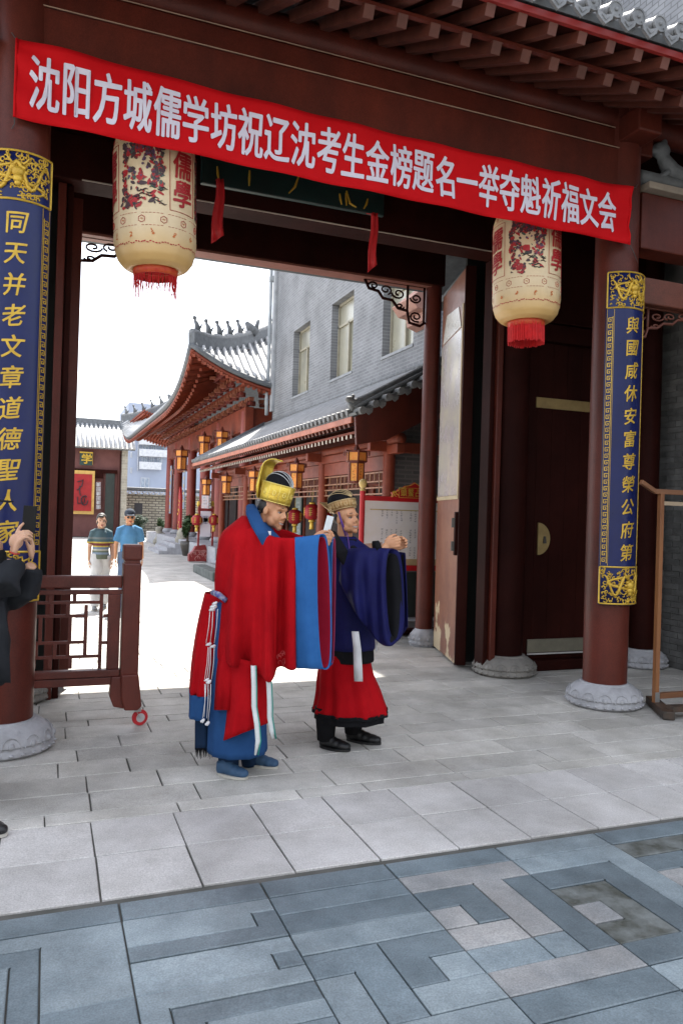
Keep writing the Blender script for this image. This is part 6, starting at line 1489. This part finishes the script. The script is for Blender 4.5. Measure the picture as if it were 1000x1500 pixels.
strip_([W(551, 940, D2 - .24), W(551, 954, D2 - .26)], [.01, .01], 'ribbon', WHITE, m2)
MB().tube([H2.p(.080, .0, .05), H2.p(.074, .03, -.05), H2.p(.04, .03, -.12), W(512, 806, D2 - .19), W(516, 818, D2 - .21)], [.004, .004, .004, .004, .004], 6).tube([H2.p(.080, .0, .05), H2.p(.078, .02, -.04), H2.p(.05, .02, -.13)], .006, 6).obj('hat_ribbon', mat('ribbon_purple', (.11, .035, .25), .6), m2, True)
P2 = crown(H2h, m2, GLDB, BLK, mat('bronze_bright', (.66, .48, .24), .35, metal=.4), .052, .066)
MB().ball(H2h.p(0, -.02, .125), (.092, .112, .080), 20, 12, H2h.M).obj('hat_dome', BLK, m2, True)
rb = MB()
for k in (-3, -2, -1, 0, 1, 2, 3):
    rb.tube([H2h.p(math.sin(k * .3) * .094 * math.sin(t + .001), -.02 + .114 * math.cos(t), .125 + .082 * math.sin(t) * math.cos(k * .3) + .002) for t in [math.pi * j / 16 for j in range(17)]], .0024, 5)
rb.obj('hat_ribs', mat('bronze_bright', (.66, .48, .24)), m2, True)
rows = []
for j in range(8):
    v = j / 7; base = H2h.p(0, -.10 - .10 * v, .04 + .09 * v + .03 * v * v); wd = .078 + .01 * v
    rows.append([base + H2h.l * (wd * u) + H2h.f * (.075 * (abs(u) ** 1.6) * (1 - .5 * v)) for u in (-1, -.8, -.5, -.2, .2, .5, .8, 1)])
MB().sheet(rows).obj('hat_back_fan', GLDB, m2, True, solid=.010, sub=1)
MB().ball(H2.p(0, -.034, .012), (.0785, .080, .07), 16, 10, H2.M).obj('hair', HAIR, m2, True)
# ---------------------------------------------------------------- photographer at the left edge
D3 = 4.45
ph = thing('person', 'person in black jacket and cap at the left edge, raising a phone with both hands', 'person', onz(-35, 1215))
H3 = Head(W(-29, 742, D3), RT * .9 + DP * .3, UP)
b = MB(); H3.build(b)
b.tube([W(-28, 790, D3), W(-38, 860, D3), W(-40, 960, D3)], [.12, .16, .15], 16)
b.tube([W(-30, 815, D3 - .17), W(-8, 872, D3 - .22), W(18, 822, D3 - .10)], [.055, .05, .03], 12)
b.tube([W(-30, 815, D3 + .17), W(10, 880, D3 + .14), W(47, 828, D3 + .04)], [.055, .05, .03], 12)
hand(b, W(19, 812, D3 - .10), UP * .95 + RT * .26, RT * .75 + DP * .65, 1, ((.05, .2, .3), (.55, .8, .6), (.65, .8, .6), (.75, .8, .6)), 1.12, (1.45, .1), .0)
b.ball(W(24, 793, D3 - .10), (.040, .022, .046), 12, 9)
hand(b, W(46, 820, D3 + .03), UP + RT * .1, -RT * .8 - DP * .3, 1, ((.3, .6, .5), (.5, .7, .6), (.5, .7, .6), (.6, .7, .6)), 1.0, (1.1, .3), .03)
for dd in (-.1, .1): b.tube([W(-40, 960, D3 + dd), W(-42, 1090, D3 + dd), W(-40, 1195, D3 + dd)], [.1, .07, .05], 12)
blob('body', b, SKINP, ph, .0055, 2, H3.dis); H3.face(ph, False)
def cb_(name, tubes, m_, vox=.012, amp=.010, fr=7, par=ph):
    q = MB()
    for pts, rr in tubes: q.tube(pts, rr, 14)
    return blob(name, q, m_, par, vox, 2, lambda v: v + Vector((noise.noise(v * fr), noise.noise(v * fr + Vector((9, 0, 0))), noise.noise(v * fr + Vector((0, 9, 0))))) * amp)
JK = clothmat('jacket_black', (.022, .024, .028), (.014, .015, .018))
cb_('jacket', [([W(-36, 785, D3), W(-37, 810, D3), W(-38, 870, D3), W(-38, 1000, D3)], [.09, .17, .185, .20]), ([W(-30, 815, D3 - .16), W(-6, 868, D3 - .22), W(5, 858, D3 - .19), W(24, 826, D3 - .10)], [.085, .095, .10, .062]), ([W(-30, 815, D3 + .16), W(20, 880, D3 + .12), W(40, 865, D3 + .06), W(50, 832, D3 + .03)], [.085, .085, .078, .048])], JK, .010, .022, 9)
cloth([[W(x, y, D3 - .19 + .02 * math.sin(x)) for x in (-30, -15, 0, xr_)] for y, xr_ in ((880, 6), (920, 12), (960, 14), (1000, 16))], 'jacket_flap', JK, ph, .012)
cb_('trousers', [([W(-38, 985, D3 + dd), W(-42, 1090, D3 + dd), W(-40, 1200, D3 + dd)], [.13, .09, .07]) for dd in (-.09, .09)], mat('trousers_dark', (.03, .03, .035), .8), .015)
shoe(onz(-45, 1214), onz(8, 1226), ph, BLKL, SOL, .08); shoe(onz(-58, 1180), onz(-14, 1184), ph, BLKL, SOL, .08)
MB().ball(H3.p(0, -.01, .05), (.084, .104, .09), 18, 12, H3.M).obj('cap', JK, ph, True)
q = MB(); q.sheet([[H3.p(x * (1 - .25 * v), .07 + .11 * v - .03 * abs(x) / .08, .045 - .01 * v - .1 * x * x * 10) for x in (-.07, -.04, 0, .04, .07)] for v in (0, .4, .8, 1)]); q.obj('cap_brim', JK, ph, True, solid=.006)
br = MB(); br.tube([W(14, 808, D3 - .125), W(22, 812, D3 - .135), W(29, 811, D3 - .10)], .004, 6); br.obj('bracelet', mat('bracelet_red', (.5, .03, .02), .5), ph, True)
pn = thing('phone', 'black smartphone held upright by the hands at the left edge', 'phone', W(45, 758, D3))
c0 = W(43.5, 761, D3 - .02); Mx = Matrix.Translation(c0) @ Matrix((RT * .96 + DP * .28, DP * .96 - RT * .28, UP)).transposed().to_4x4() @ Matrix.Rotation(R_(3), 4, 'Y')
MB().box(-.037, .037, -.004, .004, -.08, .08, Mx).obj('case', mat('phone_black', (.008, .008, .009), .45, spec=.2), pn, bevel=.003)
MB().box(-.033, .033, .0042, .005, -.074, .074, Mx).obj('screen', mat('screen_dark', (.02, .02, .025), .1), pn)
# ---------------------------------------------------------------- two walkers in the sun
def walker(name_label, x, y, h, shirt, pants, hair_m, capm, skinm, seed, female=False, shades=False):
    rn = random.Random(seed); t = thing('person', name_label, 'person', (x, y, 0)); k = h / 1.70; tc_ = (CP - Vector((x, y, CAMH))).normalized(); fw = Vector((tc_.x, tc_.y, 0)).normalized() * .96 + RT * .1; lt = fw.cross(UP).normalized()
    P = lambda a, b, c: Vector((x, y, 0)) + lt * (a * k) + fw * (b * k) + UP * (c * k)
    Hd = Head(P(0, .02, 1.58), fw, UP); b = MB(); Hd.build(b, neck=.1)
    sw_ = .14 if female else .16
    b.tube([P(0, 0, 1.40), P(0, 0, 1.3), P(0, 0, 1.1), P(0, 0, .95)], [.05, .08, .08, .08], 14)
    for s in (-1, 1):
        b.tube([P(s * (sw_ - .01), 0, 1.38), P(s * (sw_ + .05), -.02, 1.12), P(s * (sw_ + .06), .05, .88)], [.048, .038, .027], 10)
        hand(b, P(s * (sw_ + .06), .05, .87), -UP + fw * .15, -lt * s, s, (.3, .3, .3), .9)
        b.tube([P(s * .08, 0, .93), P(s * .09, .02 + s * .10, .5), P(s * .09, s * .16, .08)], [.085, .055, .04], 10)
    blob('body', b, skinm, t, .010, 1, Hd.dis); Hd.face(t, False)
    def cl(nm, tubes, m_):
        q = MB()
        for pts, rr in tubes: q.tube(pts, rr, 12)
        blob(nm, q, m_, t, .014, 2, lambda v: v + Vector((noise.noise(v * 9), noise.noise(v * 9 + Vector((9, 0, 0))), 0)) * .012)
    cl('shirt', [([P(0, 0, 1.44), P(0, 0, 1.38), P(0, 0, 1.28), P(0, 0, 1.1), P(0, 0, .90)], [.065, .11, .14, .135, .15])] + [([P(s * .06, 0, 1.40), P(s * sw_, 0, 1.37), P(s * (sw_ + .05), -.01, 1.17)], [.06, .057, .062]) for s in (-1, 1)], shirt)
    cl('trousers', [([P(s * .07, 0, .98), P(s * .09, .02 + s * .10, .5), P(s * .09, s * .16, .06)], [.115, .085, .07]) for s in (-1, 1)], pants)
    for s in (-1, 1): shoe(P(s * .09, s * .16 - .08, 0), P(s * .10, s * .16 + .17, 0), t, mat('shoe_grey', (.2, .2, .2), .7), SOL, .06)
    hm = MB(); hm.ball(Hd.p(0, -.032, .048), (.083, .094, .088), 16, 10, Hd.M)
    if female: hm.ball(Hd.p(-.055, -.035, .0), (.032, .055, .07), 12, 8, Hd.M); hm.ball(Hd.p(.055, -.035, .0), (.032, .055, .07), 12, 8, Hd.M); hm.ball(Hd.p(.02, .06, .075), (.05, .03, .022), 10, 8, Hd.M)
    hm.obj('hair', hair_m, t, True)
    if capm:
        MB().ball(Hd.p(0, -.015, .065), (.090, .108, .085), 16, 10, Hd.M).obj('cap', capm, t, True)
        MB().sheet([[Hd.p(xx, .08 + .07 * v, .05 - .02 * v) for xx in (-.06, 0, .06)] for v in (0, 1)]).obj('cap_brim', capm, t, solid=.008)
    if shades:
        MB().ball(Hd.p(.03, .078, .0), (.026, .012, .018), 10, 6, Hd.M).ball(Hd.p(-.03, .078, .0), (.026, .012, .018), 10, 6, Hd.M).tube([Hd.p(-.05, .07, .008), Hd.p(.05, .07, .008)], .004, 5).obj('sunglasses', BLKL, t, True)
    return t
def stripes(name, z0, bands):
    m_ = mat(name, (.1, .1, .1), .8); t = m_.node_tree; N = t.nodes; L = t.links; tc = N.new('ShaderNodeTexCoord'); s = N.new('ShaderNodeSeparateXYZ'); L.new(tc.outputs['Object'], s.inputs[0])
    mr = N.new('ShaderNodeMapRange'); mr.inputs[1].default_value = z0; mr.inputs[2].default_value = z0 + .55; L.new(s.outputs[2], mr.inputs[0]); cr = N.new('ShaderNodeValToRGB'); cr.color_ramp.interpolation = 'CONSTANT'; L.new(mr.outputs[0], cr.inputs[0])
    els = cr.color_ramp.elements; els[0].position = 0; els[0].color = (*bands[0][1], 1); els[1].position = bands[1][0]; els[1].color = (*bands[1][1], 1)
    for p_, c_ in bands[2:]: e = els.new(p_); e.color = (*c_, 1)
    L.new(cr.outputs[0], N['Principled BSDF'].inputs['Base Color']); return m_
G_ = (.10, .12, .09); T_ = (.045, .085, .10)
STR = stripes('striped_polo', .84, [(0, G_), (.16, (.16, .22, .30)), (.22, G_), (.27, (.35, .35, .3)), (.32, (.12, .17, .25)), (.38, (.40, .30, .05)), (.42, (.12, .02, .02)), (.50, (.40, .30, .05)), (.54, T_), (.62, (.12, .14, .14)), (.68, T_)])
p = ony(148, 800, 13.5); walker('person in a striped dark polo and white trousers walking in the sunlit courtyard', p.x, 13.5, 1.60, STR, mat('white_trousers', (.60, .60, .60), .8), HAIR, None, SKINP, 1, True)
p = ony(189, 800, 13.3); walker('person in a pale blue polo, cap and sunglasses walking behind the barrier post', p.x, 13.3, 1.68, clothmat('polo_blue', (.10, .26, .46)), mat('jeans', (.10, .15, .24), .8), HAIR, clothmat('cap_grey', (.06, .07, .09)), SKIN, 2, False, True)
